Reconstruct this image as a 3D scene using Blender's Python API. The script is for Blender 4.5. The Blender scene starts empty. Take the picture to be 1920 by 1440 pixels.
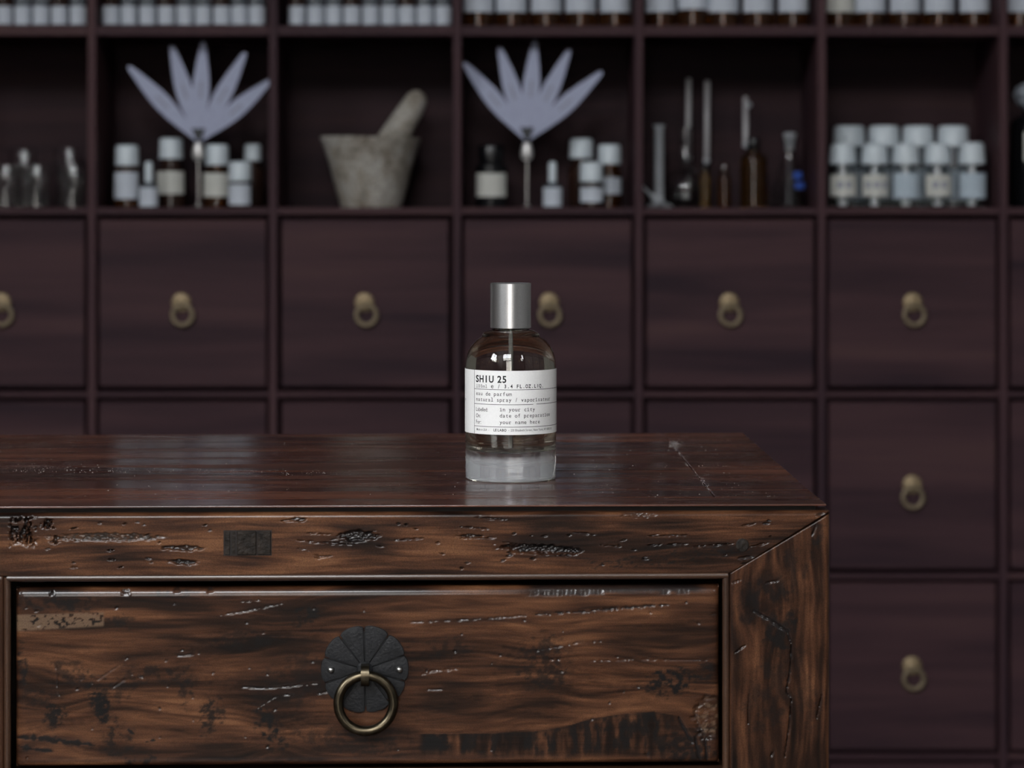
import bpy, math, random
import numpy as np
from mathutils import Vector, Matrix

random.seed(7)
SC = bpy.context.scene
COL = SC.collection

# ------------------------------------------------------------------ camera, light, exposure
F = 4700.0            # focal length in pixels of the 1920 px wide frame
PX, HY = 915.0, 400.0 # pixel the level camera looks straight at (the lens is shifted)
ZC = 1.0              # camera height

cam_d = bpy.data.cameras.new('camera')
cam = bpy.data.objects.new('camera', cam_d)
COL.objects.link(cam)
SC.camera = cam
cam.location = (0, 0, ZC)
cam.rotation_euler = (math.radians(90), 0, 0)
cam_d.sensor_width = 36.0
cam_d.lens = F / 1920 * 36.0
cam_d.shift_x = (960 - PX) / 1920
cam_d.shift_y = -(720 - HY) / 1920
cam_d.clip_start = 0.05
cam_d.dof.use_dof = True
cam_d.dof.focus_distance = 1.43
cam_d.dof.aperture_fstop = 12.5

world = bpy.data.worlds.new('overcast_daylight')
SC.world = world
world.use_nodes = True
bg = world.node_tree.nodes['Background']
bg.inputs[0].default_value = (0.95, 0.975, 1.0, 1)
bg.inputs[1].default_value = 25.5

SC.view_settings.view_transform = 'Standard'
SC.view_settings.look = 'None'
SC.view_settings.exposure = 0.0
SC.view_settings.gamma = 1.0
SC.view_settings.use_curve_mapping = False

ROOM = dict(x0=-3.2, x1=3.2, y0=-2.6, y1=3.89, z1=4.6)
# windows in the wall behind the photographer: x0, x1, z0, z1
WINDOWS = [(-1.7, 0.1, 2.95, 4.35), (2.3, 2.8, 2.95, 4.35),      # high transom lights
           (-0.9, 0.2, 0.75, 2.35)]                                  # shop window below
SIDE_WINDOW = (-2.4, -0.7, 2.3, 4.1)     # in the left wall: y0, y1, z0, z1
for (a, b, c, d) in WINDOWS + [SIDE_WINDOW]:            # daylight enters here (sampling portals for the sky outside)
    ld = bpy.data.lights.new('window_daylight', 'AREA')
    ld.shape = 'RECTANGLE'; ld.size = b - a; ld.size_y = d - c
    ld.cycles.is_portal = True
    lo = bpy.data.objects.new('window_daylight', ld); COL.objects.link(lo)
    if (a, b, c, d) == SIDE_WINDOW:
        lo.location = (ROOM['x0'] - 0.06, (a + b) / 2, (c + d) / 2); lo.rotation_euler = (math.radians(90), 0, math.radians(-90))
    else:
        lo.location = ((a + b) / 2, ROOM['y0'] - 0.06, (c + d) / 2); lo.rotation_euler = (math.radians(90), 0, 0)

# ------------------------------------------------------------------ helpers: placing
def P(x, y, D):
    return Vector(((x - PX) * D / F, D, ZC - (y - HY) * D / F))

# ------------------------------------------------------------------ helpers: materials
def new_mat(name):
    m = bpy.data.materials.new(name); m.use_nodes = True
    return m, m.node_tree, m.node_tree.nodes['Principled BSDF']

def N(nt, t, **kw):
    n = nt.nodes.new(t)
    for k, v in kw.items():
        if k.startswith('i_'):
            n.inputs[k[2:].replace('_', ' ')].default_value = v
        else:
            setattr(n, k, v)
    return n

def ramp(nt, fac, stops):
    r = nt.nodes.new('ShaderNodeValToRGB')
    els = r.color_ramp.elements
    while len(els) < len(stops): els.new(0.5)
    for e, (p, c) in zip(els, stops):
        e.position = p; e.color = (*c, 1)
    nt.links.new(fac, r.inputs[0])
    return r

def simple(name, col, rough=0.5, metal=0.0, trans=0.0, ior=1.45, vary=0.12, scale=40, bump=0.0, bscale=200, spec=0.5, coat=0.0):
    m, nt, p = new_mat(name)
    tc = N(nt, 'ShaderNodeTexCoord')
    no = N(nt, 'ShaderNodeTexNoise', i_Scale=scale, i_Detail=4.0)
    nt.links.new(tc.outputs['Object'], no.inputs['Vector'])
    lo = tuple(max(0, c * (1 - vary)) for c in col); hi = tuple(min(1, c * (1 + vary)) for c in col)
    r = ramp(nt, no.outputs['Fac'], [(0.3, lo), (0.7, hi)])
    nt.links.new(r.outputs[0], p.inputs['Base Color'])
    p.inputs['Roughness'].default_value = rough
    p.inputs['Metallic'].default_value = metal
    p.inputs['Transmission Weight'].default_value = trans
    p.inputs['IOR'].default_value = ior
    p.inputs['Specular IOR Level'].default_value = spec
    p.inputs['Coat Weight'].default_value = coat
    if bump:
        nb = N(nt, 'ShaderNodeTexNoise', i_Scale=bscale, i_Detail=3.0)
        nt.links.new(tc.outputs['Object'], nb.inputs['Vector'])
        b = N(nt, 'ShaderNodeBump', i_Strength=bump, i_Distance=0.001)
        nt.links.new(nb.outputs['Fac'], b.inputs['Height'])
        nt.links.new(b.outputs[0], p.inputs['Normal'])
    return m

def dark_wood(name, stops, axis='X', fine=1.0, rough=0.42, use_random=True, spec=0.5):
    """plain joinery wood, grain along one object axis"""
    m, nt, p = new_mat(name)
    tc = N(nt, 'ShaderNodeTexCoord')
    mp = N(nt, 'ShaderNodeMapping')
    sc = {'X': (1.3, 6, 22), 'Z': (22, 6, 1.3), 'Y': (22, 1.3, 22)}[axis]
    mp.inputs['Scale'].default_value = tuple(s * fine for s in sc)
    if use_random:
        oi = N(nt, 'ShaderNodeObjectInfo')
        mul = N(nt, 'ShaderNodeMath', operation='MULTIPLY'); mul.inputs[1].default_value = 37.0
        nt.links.new(oi.outputs['Random'], mul.inputs[0])
        cx = N(nt, 'ShaderNodeCombineXYZ')
        for i in range(3): nt.links.new(mul.outputs[0], cx.inputs[i])
        add = N(nt, 'ShaderNodeVectorMath', operation='ADD')
        nt.links.new(tc.outputs['Object'], mp.inputs['Vector'])
        nt.links.new(mp.outputs[0], add.inputs[0]); nt.links.new(cx.outputs[0], add.inputs[1])
        vec = add.outputs[0]
    else:
        nt.links.new(tc.outputs['Object'], mp.inputs['Vector']); vec = mp.outputs[0]
    n1 = N(nt, 'ShaderNodeTexNoise', i_Scale=1.0, i_Detail=7.0, i_Roughness=0.62, i_Distortion=0.35)
    nt.links.new(vec, n1.inputs['Vector'])
    r = ramp(nt, n1.outputs['Fac'], stops)
    nt.links.new(r.outputs[0], p.inputs['Base Color'])
    p.inputs['Roughness'].default_value = rough
    p.inputs['Specular IOR Level'].default_value = spec
    b = N(nt, 'ShaderNodeBump', i_Strength=0.12, i_Distance=0.001)
    nt.links.new(n1.outputs['Fac'], b.inputs['Height']); nt.links.new(b.outputs[0], p.inputs['Normal'])
    return m

UNIT_STOPS = [(0.32, (0.023, 0.0125, 0.0175)), (0.45, (0.037, 0.0190, 0.0235)), (0.58, (0.051, 0.0255, 0.0295)), (0.75, (0.068, 0.0355, 0.0355))]
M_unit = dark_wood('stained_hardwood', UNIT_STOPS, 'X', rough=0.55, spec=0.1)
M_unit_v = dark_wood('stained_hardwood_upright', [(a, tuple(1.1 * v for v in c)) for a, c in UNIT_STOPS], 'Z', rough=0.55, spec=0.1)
M_unit_back = dark_wood('shaded_back_board', [(a, tuple(0.55 * v for v in c)) for a, c in UNIT_STOPS], 'X', rough=0.6, use_random=False, spec=0.1)  # unit wood darkened to put the pigeonholes' shade into the back board
M_brass = simple('dull_brass', (0.26, 0.195, 0.115), rough=0.5, metal=0.6, vary=0.3, scale=300)
M_brass_ring = simple('tarnished_brass_ring', (0.15, 0.115, 0.072), rough=0.5, metal=0.5, vary=0.3, scale=300)
M_white = simple('white_plastic_cap', (0.50, 0.56, 0.60), rough=0.4, vary=0.05)
M_paper = simple('white_paper_label', (0.46, 0.50, 0.56), rough=0.8, vary=0.05)
M_cream = simple('cream_paper_label', (0.47, 0.475, 0.44), rough=0.8, vary=0.06)
M_bluel = simple('pale_blue_paper_label', (0.37, 0.44, 0.50), rough=0.8, vary=0.06)
M_ink = simple('black_ink', (0.012, 0.012, 0.013), rough=0.7, vary=0.1)
M_fadeink = simple('grey_print', (0.24, 0.25, 0.30), rough=0.8, vary=0.1)
M_amber = simple('amber_glass', (0.17, 0.055, 0.011), rough=0.06, trans=0.88, ior=1.5, vary=0.05)
M_darkglass = simple('dark_brown_glass', (0.03, 0.014, 0.010), rough=0.08, trans=0.3, ior=1.5, vary=0.05)
M_blackglass = simple('black_glass', (0.005, 0.005, 0.006), rough=0.22, vary=0.05, spec=0.3)
M_glass = simple('clear_glass', (0.97, 0.98, 0.98), rough=0.02, trans=1.0, ior=1.46, vary=0.01)
M_milky = simple('smoke_glass', (0.22, 0.25, 0.28), rough=0.12, trans=0.6, ior=1.45, vary=0.05)
M_steel = simple('bright_steel', (0.62, 0.61, 0.60), rough=0.22, metal=1.0, vary=0.05)
M_pewter = simple('cast_pewter_collar', (0.60, 0.59, 0.58), rough=0.4, metal=0.5, vary=0.2, scale=400)
M_blotter = simple('lavender_grey_blotter_card', (0.335, 0.36, 0.48), rough=0.85, vary=0.05, scale=120)
M_darkclip = simple('dark_clip_metal', (0.03, 0.032, 0.035), rough=0.5, metal=0.6)
M_blueprint = simple('blue_enamel_print', (0.04, 0.10, 0.42), rough=0.5)
M_frost = simple('ground_glass', (0.5, 0.53, 0.56), rough=0.45, trans=0.5)

def stone_mat():
    m, nt, p = new_mat('speckled_grey_stone')
    tc = N(nt, 'ShaderNodeTexCoord')
    n1 = N(nt, 'ShaderNodeTexNoise', i_Scale=26.0, i_Detail=6.0, i_Roughness=0.7)
    n2 = N(nt, 'ShaderNodeTexNoise', i_Scale=190.0, i_Detail=3.0)
    for n in (n1, n2): nt.links.new(tc.outputs['Object'], n.inputs['Vector'])
    r1 = ramp(nt, n1.outputs['Fac'], [(0.36, (0.17, 0.135, 0.10)), (0.5, (0.33, 0.305, 0.265)), (0.66, (0.44, 0.42, 0.39))])
    r2 = ramp(nt, n2.outputs['Fac'], [(0.35, (0.5, 0.5, 0.5)), (0.62, (1, 1, 1))])
    mx = N(nt, 'ShaderNodeMixRGB', blend_type='MULTIPLY'); mx.inputs[0].default_value = 0.8
    nt.links.new(r1.outputs[0], mx.inputs[1]); nt.links.new(r2.outputs[0], mx.inputs[2])
    nt.links.new(mx.outputs[0], p.inputs['Base Color'])
    p.inputs['Roughness'].default_value = 0.85
    b = N(nt, 'ShaderNodeBump', i_Strength=0.5, i_Distance=0.002)
    nt.links.new(n2.outputs['Fac'], b.inputs['Height']); nt.links.new(b.outputs[0], p.inputs['Normal'])
    return m
M_stone = stone_mat()

def aged_wood(name, axis='X', attr=True, rough=0.36, bump=0.35, gain=1.0, dust=0.0, coat=0.0, tonebase=0.0, spec=0.5, contrast=1.0, tint=(1, 1, 1), patchy=False):
    """old lacquered wood; the figure comes from the mesh's tone/dark/pale layers plus fine grain noise"""
    m, nt, p = new_mat(name)
    L = nt.links.new
    tc = N(nt, 'ShaderNodeTexCoord')
    mp = N(nt, 'ShaderNodeMapping')
    mp.inputs['Scale'].default_value = {'X': (16, 130, 260), 'Z': (260, 130, 16)}[axis] if attr else {'X': (5, 55, 90), 'Z': (90, 55, 5)}[axis]
    L(tc.outputs['Object'], mp.inputs['Vector'])
    n1 = N(nt, 'ShaderNodeTexNoise', i_Scale=1.0, i_Detail=7.0, i_Roughness=0.68, i_Distortion=0.4)
    L(mp.outputs[0], n1.inputs['Vector'])
    fine = N(nt, 'ShaderNodeTexNoise', i_Scale=2600.0, i_Detail=2.0)
    L(tc.outputs['Object'], fine.inputs['Vector'])
    if attr:
        at = N(nt, 'ShaderNodeAttribute', attribute_name='tone')
        mix = N(nt, 'ShaderNodeMath', operation='MULTIPLY_ADD'); mix.inputs[1].default_value = 0.62
        L(n1.outputs['Fac'], mix.inputs[0])
        sub = N(nt, 'ShaderNodeMath', operation='SUBTRACT'); sub.inputs[1].default_value = 0.31
        L(at.outputs['Fac'], sub.inputs[0]); L(sub.outputs[0], mix.inputs[2])
        tone = mix.outputs[0]
    else:
        n3 = N(nt, 'ShaderNodeTexNoise', i_Scale=1.0, i_Detail=3.0)
        mp3 = N(nt, 'ShaderNodeMapping'); mp3.inputs['Scale'].default_value = {'X': (2.2, 9, 9), 'Z': (9, 9, 2.2)}[axis]
        L(tc.outputs['Object'], mp3.inputs['Vector']); L(mp3.outputs[0], n3.inputs['Vector'])
        mix = N(nt, 'ShaderNodeMath', operation='MULTIPLY_ADD'); mix.inputs[1].default_value = 0.6
        L(n1.outputs['Fac'], mix.inputs[0])
        s2 = N(nt, 'ShaderNodeMath', operation='MULTIPLY_ADD'); s2.inputs[1].default_value = 0.6; s2.inputs[2].default_value = -0.12 + tonebase
        L(n3.outputs['Fac'], s2.inputs[0]); L(s2.outputs[0], mix.inputs[2])
        ct = N(nt, 'ShaderNodeMath', operation='MULTIPLY_ADD'); ct.inputs[1].default_value = contrast; ct.inputs[2].default_value = 0.5 - 0.5 * contrast
        L(mix.outputs[0], ct.inputs[0])
        tone = ct.outputs[0]
    cols = [(0.15, (0.008, 0.0045, 0.0035)), (0.36, (0.024, 0.0115, 0.0072)), (0.54, (0.058, 0.0265, 0.0145)), (0.72, (0.108, 0.051, 0.026)), (0.92, (0.175, 0.088, 0.044))]
    r = ramp(nt, tone, [(a, tuple(v * gain * t_ for v, t_ in zip(c, tint))) for a, c in cols])
    col = r.outputs[0]
    if attr:
        ad = N(nt, 'ShaderNodeAttribute', attribute_name='dark')
        m1 = N(nt, 'ShaderNodeMixRGB'); m1.inputs[2].default_value = (0.0070, 0.0060, 0.0060, 1)
        L(ad.outputs['Fac'], m1.inputs[0]); L(col, m1.inputs[1]); col = m1.outputs[0]
        ap = N(nt, 'ShaderNodeAttribute', attribute_name='pale')
        m2 = N(nt, 'ShaderNodeMixRGB'); m2.inputs[2].default_value = (0.15, 0.094, 0.058, 1)
        L(ap.outputs['Fac'], m2.inputs[0]); L(col, m2.inputs[1]); col = m2.outputs[0]
    fr = ramp(nt, fine.outputs['Fac'], [(0.32, (0.62, 0.62, 0.62)), (0.68, (1.32, 1.32, 1.32))])
    mf = N(nt, 'ShaderNodeMixRGB', blend_type='MULTIPLY'); mf.inputs[0].default_value = 1.0
    L(col, mf.inputs[1]); L(fr.outputs[0], mf.inputs[2]); col = mf.outputs[0]
    if dust:
        vo = N(nt, 'ShaderNodeTexVoronoi', i_Scale=420.0, i_Randomness=1.0)
        L(tc.outputs['Object'], vo.inputs['Vector'])
        lt = N(nt, 'ShaderNodeMath', operation='LESS_THAN'); lt.inputs[1].default_value = 0.13
        L(vo.outputs['Distance'], lt.inputs[0])
        wn = N(nt, 'ShaderNodeSeparateColor'); L(vo.outputs['Color'], wn.inputs[0])
        gt = N(nt, 'ShaderNodeMath', operation='GREATER_THAN'); gt.inputs[1].default_value = 1 - dust
        L(wn.outputs[0], gt.inputs[0])
        md = N(nt, 'ShaderNodeMath', operation='MULTIPLY'); L(lt.outputs[0], md.inputs[0]); L(gt.outputs[0], md.inputs[1])
        m3 = N(nt, 'ShaderNodeMixRGB'); m3.inputs[2].default_value = (0.5, 0.48, 0.47, 1)
        L(md.outputs[0], m3.inputs[0]); L(col, m3.inputs[1]); col = m3.outputs[0]
    L(col, p.inputs['Base Color'])
    rr = N(nt, 'ShaderNodeMapRange'); rr.inputs['To Min'].default_value = rough - 0.08; rr.inputs['To Max'].default_value = rough + 0.1
    L(n1.outputs['Fac'], rr.inputs['Value']); L(rr.outputs[0], p.inputs['Roughness'])
    p.inputs['Specular IOR Level'].default_value = spec
    p.inputs['Coat Weight'].default_value = coat
    p.inputs['Coat Roughness'].default_value = 0.14
    if patchy:      # polish worn through in long patches
        mpp = N(nt, 'ShaderNodeMapping'); mpp.inputs['Scale'].default_value = (4.5, 34, 1)
        L(tc.outputs['Object'], mpp.inputs['Vector'])
        np_ = N(nt, 'ShaderNodeTexNoise', i_Scale=1.0, i_Detail=6.0, i_Roughness=0.65, i_Distortion=0.5); L(mpp.outputs[0], np_.inputs['Vector'])
        cw = N(nt, 'ShaderNodeMapRange'); cw.inputs['From Min'].default_value = 0.38; cw.inputs['From Max'].default_value = 0.62
        cw.inputs['To Min'].default_value = 0.0; cw.inputs['To Max'].default_value = coat
        L(np_.outputs['Fac'], cw.inputs['Value']); L(cw.outputs[0], p.inputs['Coat Weight'])
        rw = N(nt, 'ShaderNodeMapRange'); rw.inputs['From Min'].default_value = 0.35; rw.inputs['From Max'].default_value = 0.65
        rw.inputs['To Min'].default_value = rough + 0.22; rw.inputs['To Max'].default_value = rough
        L(np_.outputs['Fac'], rw.inputs['Value']); L(rw.outputs[0], p.inputs['Roughness'])
    h = N(nt, 'ShaderNodeMath', operation='MULTIPLY_ADD'); h.inputs[1].default_value = 0.45
    L(fine.outputs['Fac'], h.inputs[0]); L(n1.outputs['Fac'], h.inputs[2])
    b = N(nt, 'ShaderNodeBump', i_Strength=bump, i_Distance=0.0006)
    L(h.outputs[0], b.inputs['Height']); L(b.outputs[0], p.inputs['Normal'])
    return m

M_chest = aged_wood('aged_lacquered_elm', 'X', coat=0.6, bump=0.45, spec=0.12, gain=0.84, tint=(1.08, 0.94, 0.85))
M_chest_v = aged_wood('aged_lacquered_elm_upright', 'Z', coat=0.6, bump=0.45, spec=0.12, gain=0.84, tint=(1.08, 0.94, 0.85))
M_chest_top = aged_wood('polished_dark_top', 'X', attr=False, rough=0.16, bump=0.16, gain=1.15, tonebase=0.03, contrast=1.9, tint=(1.15, 0.80, 0.80), coat=0.75, patchy=True)
M_chest_plain = aged_wood('plain_chest_side', 'X', attr=False, gain=0.7)
M_chest_plain_v = aged_wood('plain_chest_side_upright', 'Z', attr=False, gain=0.7)
M_bead = aged_wood('rubbed_bead_moulding', 'X', attr=False, rough=0.3, gain=0.75, coat=0.8)
M_bead_v = aged_wood('rubbed_bead_moulding_upright', 'Z', attr=False, rough=0.3, gain=0.75, coat=0.8)
M_groove = simple('shade_black_wood', (0.010, 0.006, 0.0045), rough=0.7, vary=0.4, scale=300)  # near-black colour stands in for shade in grooves, gaps and recesses
M_endgrain = simple('dark_end_grain', (0.017, 0.0125, 0.0095), rough=0.6, spec=0.25, vary=0.5, scale=260, bump=0.8, bscale=500)
M_iron = simple('brushed_black_iron', (0.012, 0.0125, 0.014), rough=0.45, metal=0.3, vary=0.35, scale=150, bump=0.25, bscale=700)
M_bronze = simple('aged_bronze_ring', (0.095, 0.078, 0.052), rough=0.3, metal=1.0, vary=0.3, scale=250, bump=0.05)
M_rivet = simple('polished_rivet', (0.45, 0.44, 0.42), rough=0.3, metal=1.0, vary=0.05)

# ------------------------------------------------------------------ helpers: meshes
def mesh_obj(name, verts, faces, mat, parent=None, loc=None, rot=None, smooth=35):
    me = bpy.data.meshes.new(name)
    me.from_pydata([tuple(v) for v in verts], [], faces)
    me.update()
    if smooth:
        me.shade_smooth()
        me.set_sharp_from_angle(angle=math.radians(smooth))
    if mat: me.materials.append(mat)
    return link(name, me, parent, loc, rot)

def link(name, me, parent=None, loc=None, rot=None):
    o = bpy.data.objects.new(name, me); COL.objects.link(o)
    if parent: o.parent = parent
    if loc is not None: o.location = loc
    if rot is not None: o.rotation_euler = rot
    return o

def empty(name, loc=(0, 0, 0), rz=0.0):
    o = bpy.data.objects.new(name, None); COL.objects.link(o)
    o.location = loc; o.rotation_euler = (0, 0, rz); o.empty_display_size = 0.02
    return o

def tag(o, label, cat, group=None):
    o['label'] = label; o['category'] = cat
    if group: o['group'] = group
    return o

def structure(o):
    o['kind'] = 'structure'
    return o

def box_vf(x0, x1, y0, y1, z0, z1, bev=0.0):
    """axis-aligned box, optionally with chamfered front/all edges"""
    if not bev:
        v = [(x0, y0, z0), (x1, y0, z0), (x1, y1, z0), (x0, y1, z0), (x0, y0, z1), (x1, y0, z1), (x1, y1, z1), (x0, y1, z1)]
        f = [(3, 2, 1, 0), (4, 5, 6, 7), (0, 1, 5, 4), (1, 2, 6, 5), (2, 3, 7, 6), (3, 0, 4, 7)]
        return v, f
    b = min(bev, (x1 - x0) / 2.2, (y1 - y0) / 2.2, (z1 - z0) / 2.2)
    v = []
    idx = {}
    for sx in (0, 1):
        for sy in (0, 1):
            for sz in (0, 1):
                X, Y, Z = (x0, x1)[sx], (y0, y1)[sy], (z0, z1)[sz]
                dx, dy, dz = (b, -b)[sx], (b, -b)[sy], (b, -b)[sz]
                idx[sx, sy, sz] = (len(v), len(v) + 1, len(v) + 2)
                v += [(X, Y + dy, Z + dz), (X + dx, Y, Z + dz), (X + dx, Y + dy, Z)]
    f = []
    def face(lst): f.append(tuple(lst))
    g = lambda a, b_, c, k: idx[a, b_, c][k]
    face([g(0, 0, 0, 0), g(0, 0, 1, 0), g(0, 1, 1, 0), g(0, 1, 0, 0)])
    face([g(1, 0, 0, 0), g(1, 1, 0, 0), g(1, 1, 1, 0), g(1, 0, 1, 0)])
    face([g(0, 0, 0, 1), g(1, 0, 0, 1), g(1, 0, 1, 1), g(0, 0, 1, 1)])
    face([g(0, 1, 0, 1), g(0, 1, 1, 1), g(1, 1, 1, 1), g(1, 1, 0, 1)])
    face([g(0, 0, 0, 2), g(0, 1, 0, 2), g(1, 1, 0, 2), g(1, 0, 0, 2)])
    face([g(0, 0, 1, 2), g(1, 0, 1, 2), g(1, 1, 1, 2), g(0, 1, 1, 2)])
    for sy in (0, 1):
        for sz in (0, 1):
            face([g(0, sy, sz, 1), g(1, sy, sz, 1), g(1, sy, sz, 2), g(0, sy, sz, 2)])
    for sx in (0, 1):
        for sz in (0, 1):
            face([g(sx, 0, sz, 0), g(sx, 1, sz, 0), g(sx, 1, sz, 2), g(sx, 0, sz, 2)])
    for sx in (0, 1):
        for sy in (0, 1):
            face([g(sx, sy, 0, 0), g(sx, sy, 1, 0), g(sx, sy, 1, 1), g(sx, sy, 0, 1)])
    for s in idx.values(): face(s)
    return v, f

def fix_normals(me):
    import bmesh
    bm = bmesh.new(); bm.from_mesh(me)
    bmesh.ops.recalc_face_normals(bm, faces=bm.faces)
    bm.to_mesh(me); bm.free()

def box(name, x0, x1, y0, y1, z0, z1, mat, parent=None, bev=0.0, center=False):
    if center:
        c = Vector(((x0 + x1) / 2, (y0 + y1) / 2, (z0 + z1) / 2))
        v, f = box_vf(x0 - c.x, x1 - c.x, y0 - c.y, y1 - c.y, z0 - c.z, z1 - c.z, bev)
        o = mesh_obj(name, v, f, mat, parent, loc=c, smooth=0)
    else:
        v, f = box_vf(x0, x1, y0, y1, z0, z1, bev)
        o = mesh_obj(name, v, f, mat, parent, smooth=0)
    if bev: fix_normals(o.data)
    return o

def prism(name, pts, z0, z1, mat, parent=None, bev=0.0):
    """vertical prism over a convex polygon given counter-clockwise; top edges chamfered by bev"""
    n = len(pts)
    c = Vector((sum(p[0] for p in pts) / n, sum(p[1] for p in pts) / n))
    def inset(d):
        out = []
        for i in range(n):
            p0, p1, p2 = Vector(pts[i - 1]), Vector(pts[i]), Vector(pts[(i + 1) % n])
            e1, e2 = (p1 - p0).normalized(), (p2 - p1).normalized()
            n1, n2 = Vector((-e1.y, e1.x)), Vector((-e2.y, e2.x))
            bis = (n1 + n2); bis = bis / max(1e-6, bis.length)
            out.append(p1 + bis * d / max(0.2, bis.dot(n1)))
        return out
    if bev:
        rings = [(pts, z0), (pts, z1 - bev), (inset(bev * 0.3), z1 - bev * 0.3), (inset(bev), z1)]
    else:
        rings = [(pts, z0), (pts, z1)]
    v, f = [], []
    for ps, z in rings: v += [(p[0], p[1], z) for p in ps]
    for k in range(len(rings) - 1):
        for i in range(n):
            j = (i + 1) % n
            f.append((k * n + i, k * n + j, (k + 1) * n + j, (k + 1) * n + i))
    f.append(tuple(range(n - 1, -1, -1))); f.append(tuple((len(rings) - 1) * n + i for i in range(n)))
    return mesh_obj(name, v, f, mat, parent, smooth=0)

def lathe_vf(prof, seg=32, close=False):
    """prof: (r, z) from bottom axis to top axis; r=0 ends become single poles"""
    v, f, rows = [], [], []
    for r, z in prof:
        if r < 1e-7:
            rows.append([len(v)]); v.append((0, 0, z))
        else:
            rows.append(list(range(len(v), len(v) + seg)))
            v += [(r * math.cos(2 * math.pi * i / seg), r * math.sin(2 * math.pi * i / seg), z) for i in range(seg)]
    pairs = list(zip(rows, rows[1:]))
    if close: pairs.append((rows[-1], rows[0]))
    for a, b in pairs:
        for i in range(seg):
            j = (i + 1) % seg
            if len(a) == 1 and len(b) == 1: continue
            if len(a) == 1: f.append((a[0], b[j], b[i]))
            elif len(b) == 1: f.append((a[i], a[j], b[0]))
            else: f.append((a[i], a[j], b[j], b[i]))
    return v, f

def lathe(name, prof, mat, parent=None, loc=None, seg=32, rot=None, close=False, smooth=35):
    v, f = lathe_vf(prof, seg, close)
    return mesh_obj(name, v, f, mat, parent, loc, rot, smooth)

def sector(name, r, z0, z1, a0, a1, mat, parent=None, th=0.0002, n=24, loc=None):
    """a sheet of paper wrapped round a cylinder; angle 0 faces the camera (-y), positive to the right"""
    v, f = [], []
    for i in range(n + 1):
        a = a0 + (a1 - a0) * i / n
        s, c = math.sin(a), -math.cos(a)
        v += [(r * s, r * c, z0), (r * s, r * c, z1), ((r + th) * s, (r + th) * c, z0), ((r + th) * s, (r + th) * c, z1)]
    for i in range(n):
        k = 4 * i; l = k + 4
        f += [(k + 2, l + 2, l + 3, k + 3), (k, k + 1, l + 1, l), (k + 1, k + 3, l + 3, l + 1), (k, l, l + 2, k + 2)]
    e = 4 * n
    f += [(0, 2, 3, 1), (e, e + 1, e + 3, e + 2)]
    return mesh_obj(name, v, f, mat, parent, loc, smooth=30)

def tube_vf(path, r, seg=10, closed=False, flat=1.0):
    """round bar along a path lying in an x-z plane or anywhere (parallel frames from y axis)"""
    v, f = [], []
    n = len(path)
    for i, p in enumerate(path):
        p = Vector(p)
        a = Vector(path[i - 1] if (i > 0 or closed) else path[i]); b = Vector(path[(i + 1) % n] if (i < n - 1 or closed) else path[i])
        t = (b - a).normalized()
        ref = Vector((0, 1, 0)) if abs(t.y) < 0.9 else Vector((1, 0, 0))
        u = t.cross(ref).normalized(); w = u.cross(t).normalized()
        for k in range(seg):
            an = 2 * math.pi * k / seg
            v.append(p + u * (r * math.cos(an)) + w * (r * flat * math.sin(an)))
    m = n if closed else n - 1
    for i in range(m):
        for k in range(seg):
            a, b = i * seg + k, i * seg + (k + 1) % seg
            c, d = ((i + 1) % n) * seg + (k + 1) % seg, ((i + 1) % n) * seg + k
            f.append((a, d, c, b))
    if not closed:
        f.append(tuple(range(seg))); f.append(tuple((n - 1) * seg + k for k in range(seg - 1, -1, -1)))
    return v, f

def ring_path(r, n=48, cx=0, cy=0, cz=0):
    return [(cx + r * math.cos(2 * math.pi * i / n), cy, cz + r * math.sin(2 * math.pi * i / n)) for i in range(n)]

# numpy value noise
def _hash(ix, iy, seed):
    h = (ix.astype(np.int64) * 374761393 + iy.astype(np.int64) * 668265263 + seed * 982451653) & 0x7fffffff
    h = ((h ^ (h >> 13)) * 1274126177) & 0x7fffffff
    return ((h ^ (h >> 16)) & 0xffff) / 65535.0

def vnoise(x, y, seed=0):
    xi, yi = np.floor(x), np.floor(y)
    fx, fy = x - xi, y - yi
    fx = fx * fx * (3 - 2 * fx); fy = fy * fy * (3 - 2 * fy)
    a = _hash(xi, yi, seed); b = _hash(xi + 1, yi, seed); c = _hash(xi, yi + 1, seed); d = _hash(xi + 1, yi + 1, seed)
    return (a * (1 - fx) + b * fx) * (1 - fy) + (c * (1 - fx) + d * fx) * fy

def fbm(x, y, seed=0, oct=4, gain=0.5):
    s, a, t = 0, 1.0, 0
    for o in range(oct):
        s = s + a * vnoise(x * 2 ** o, y * 2 ** o, seed + o * 17); t += a; a *= gain
    return s / t

def sstep(a, b, x):
    t = np.clip((x - a) / (b - a), 0, 1)
    return t * t * (3 - 2 * t)

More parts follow.
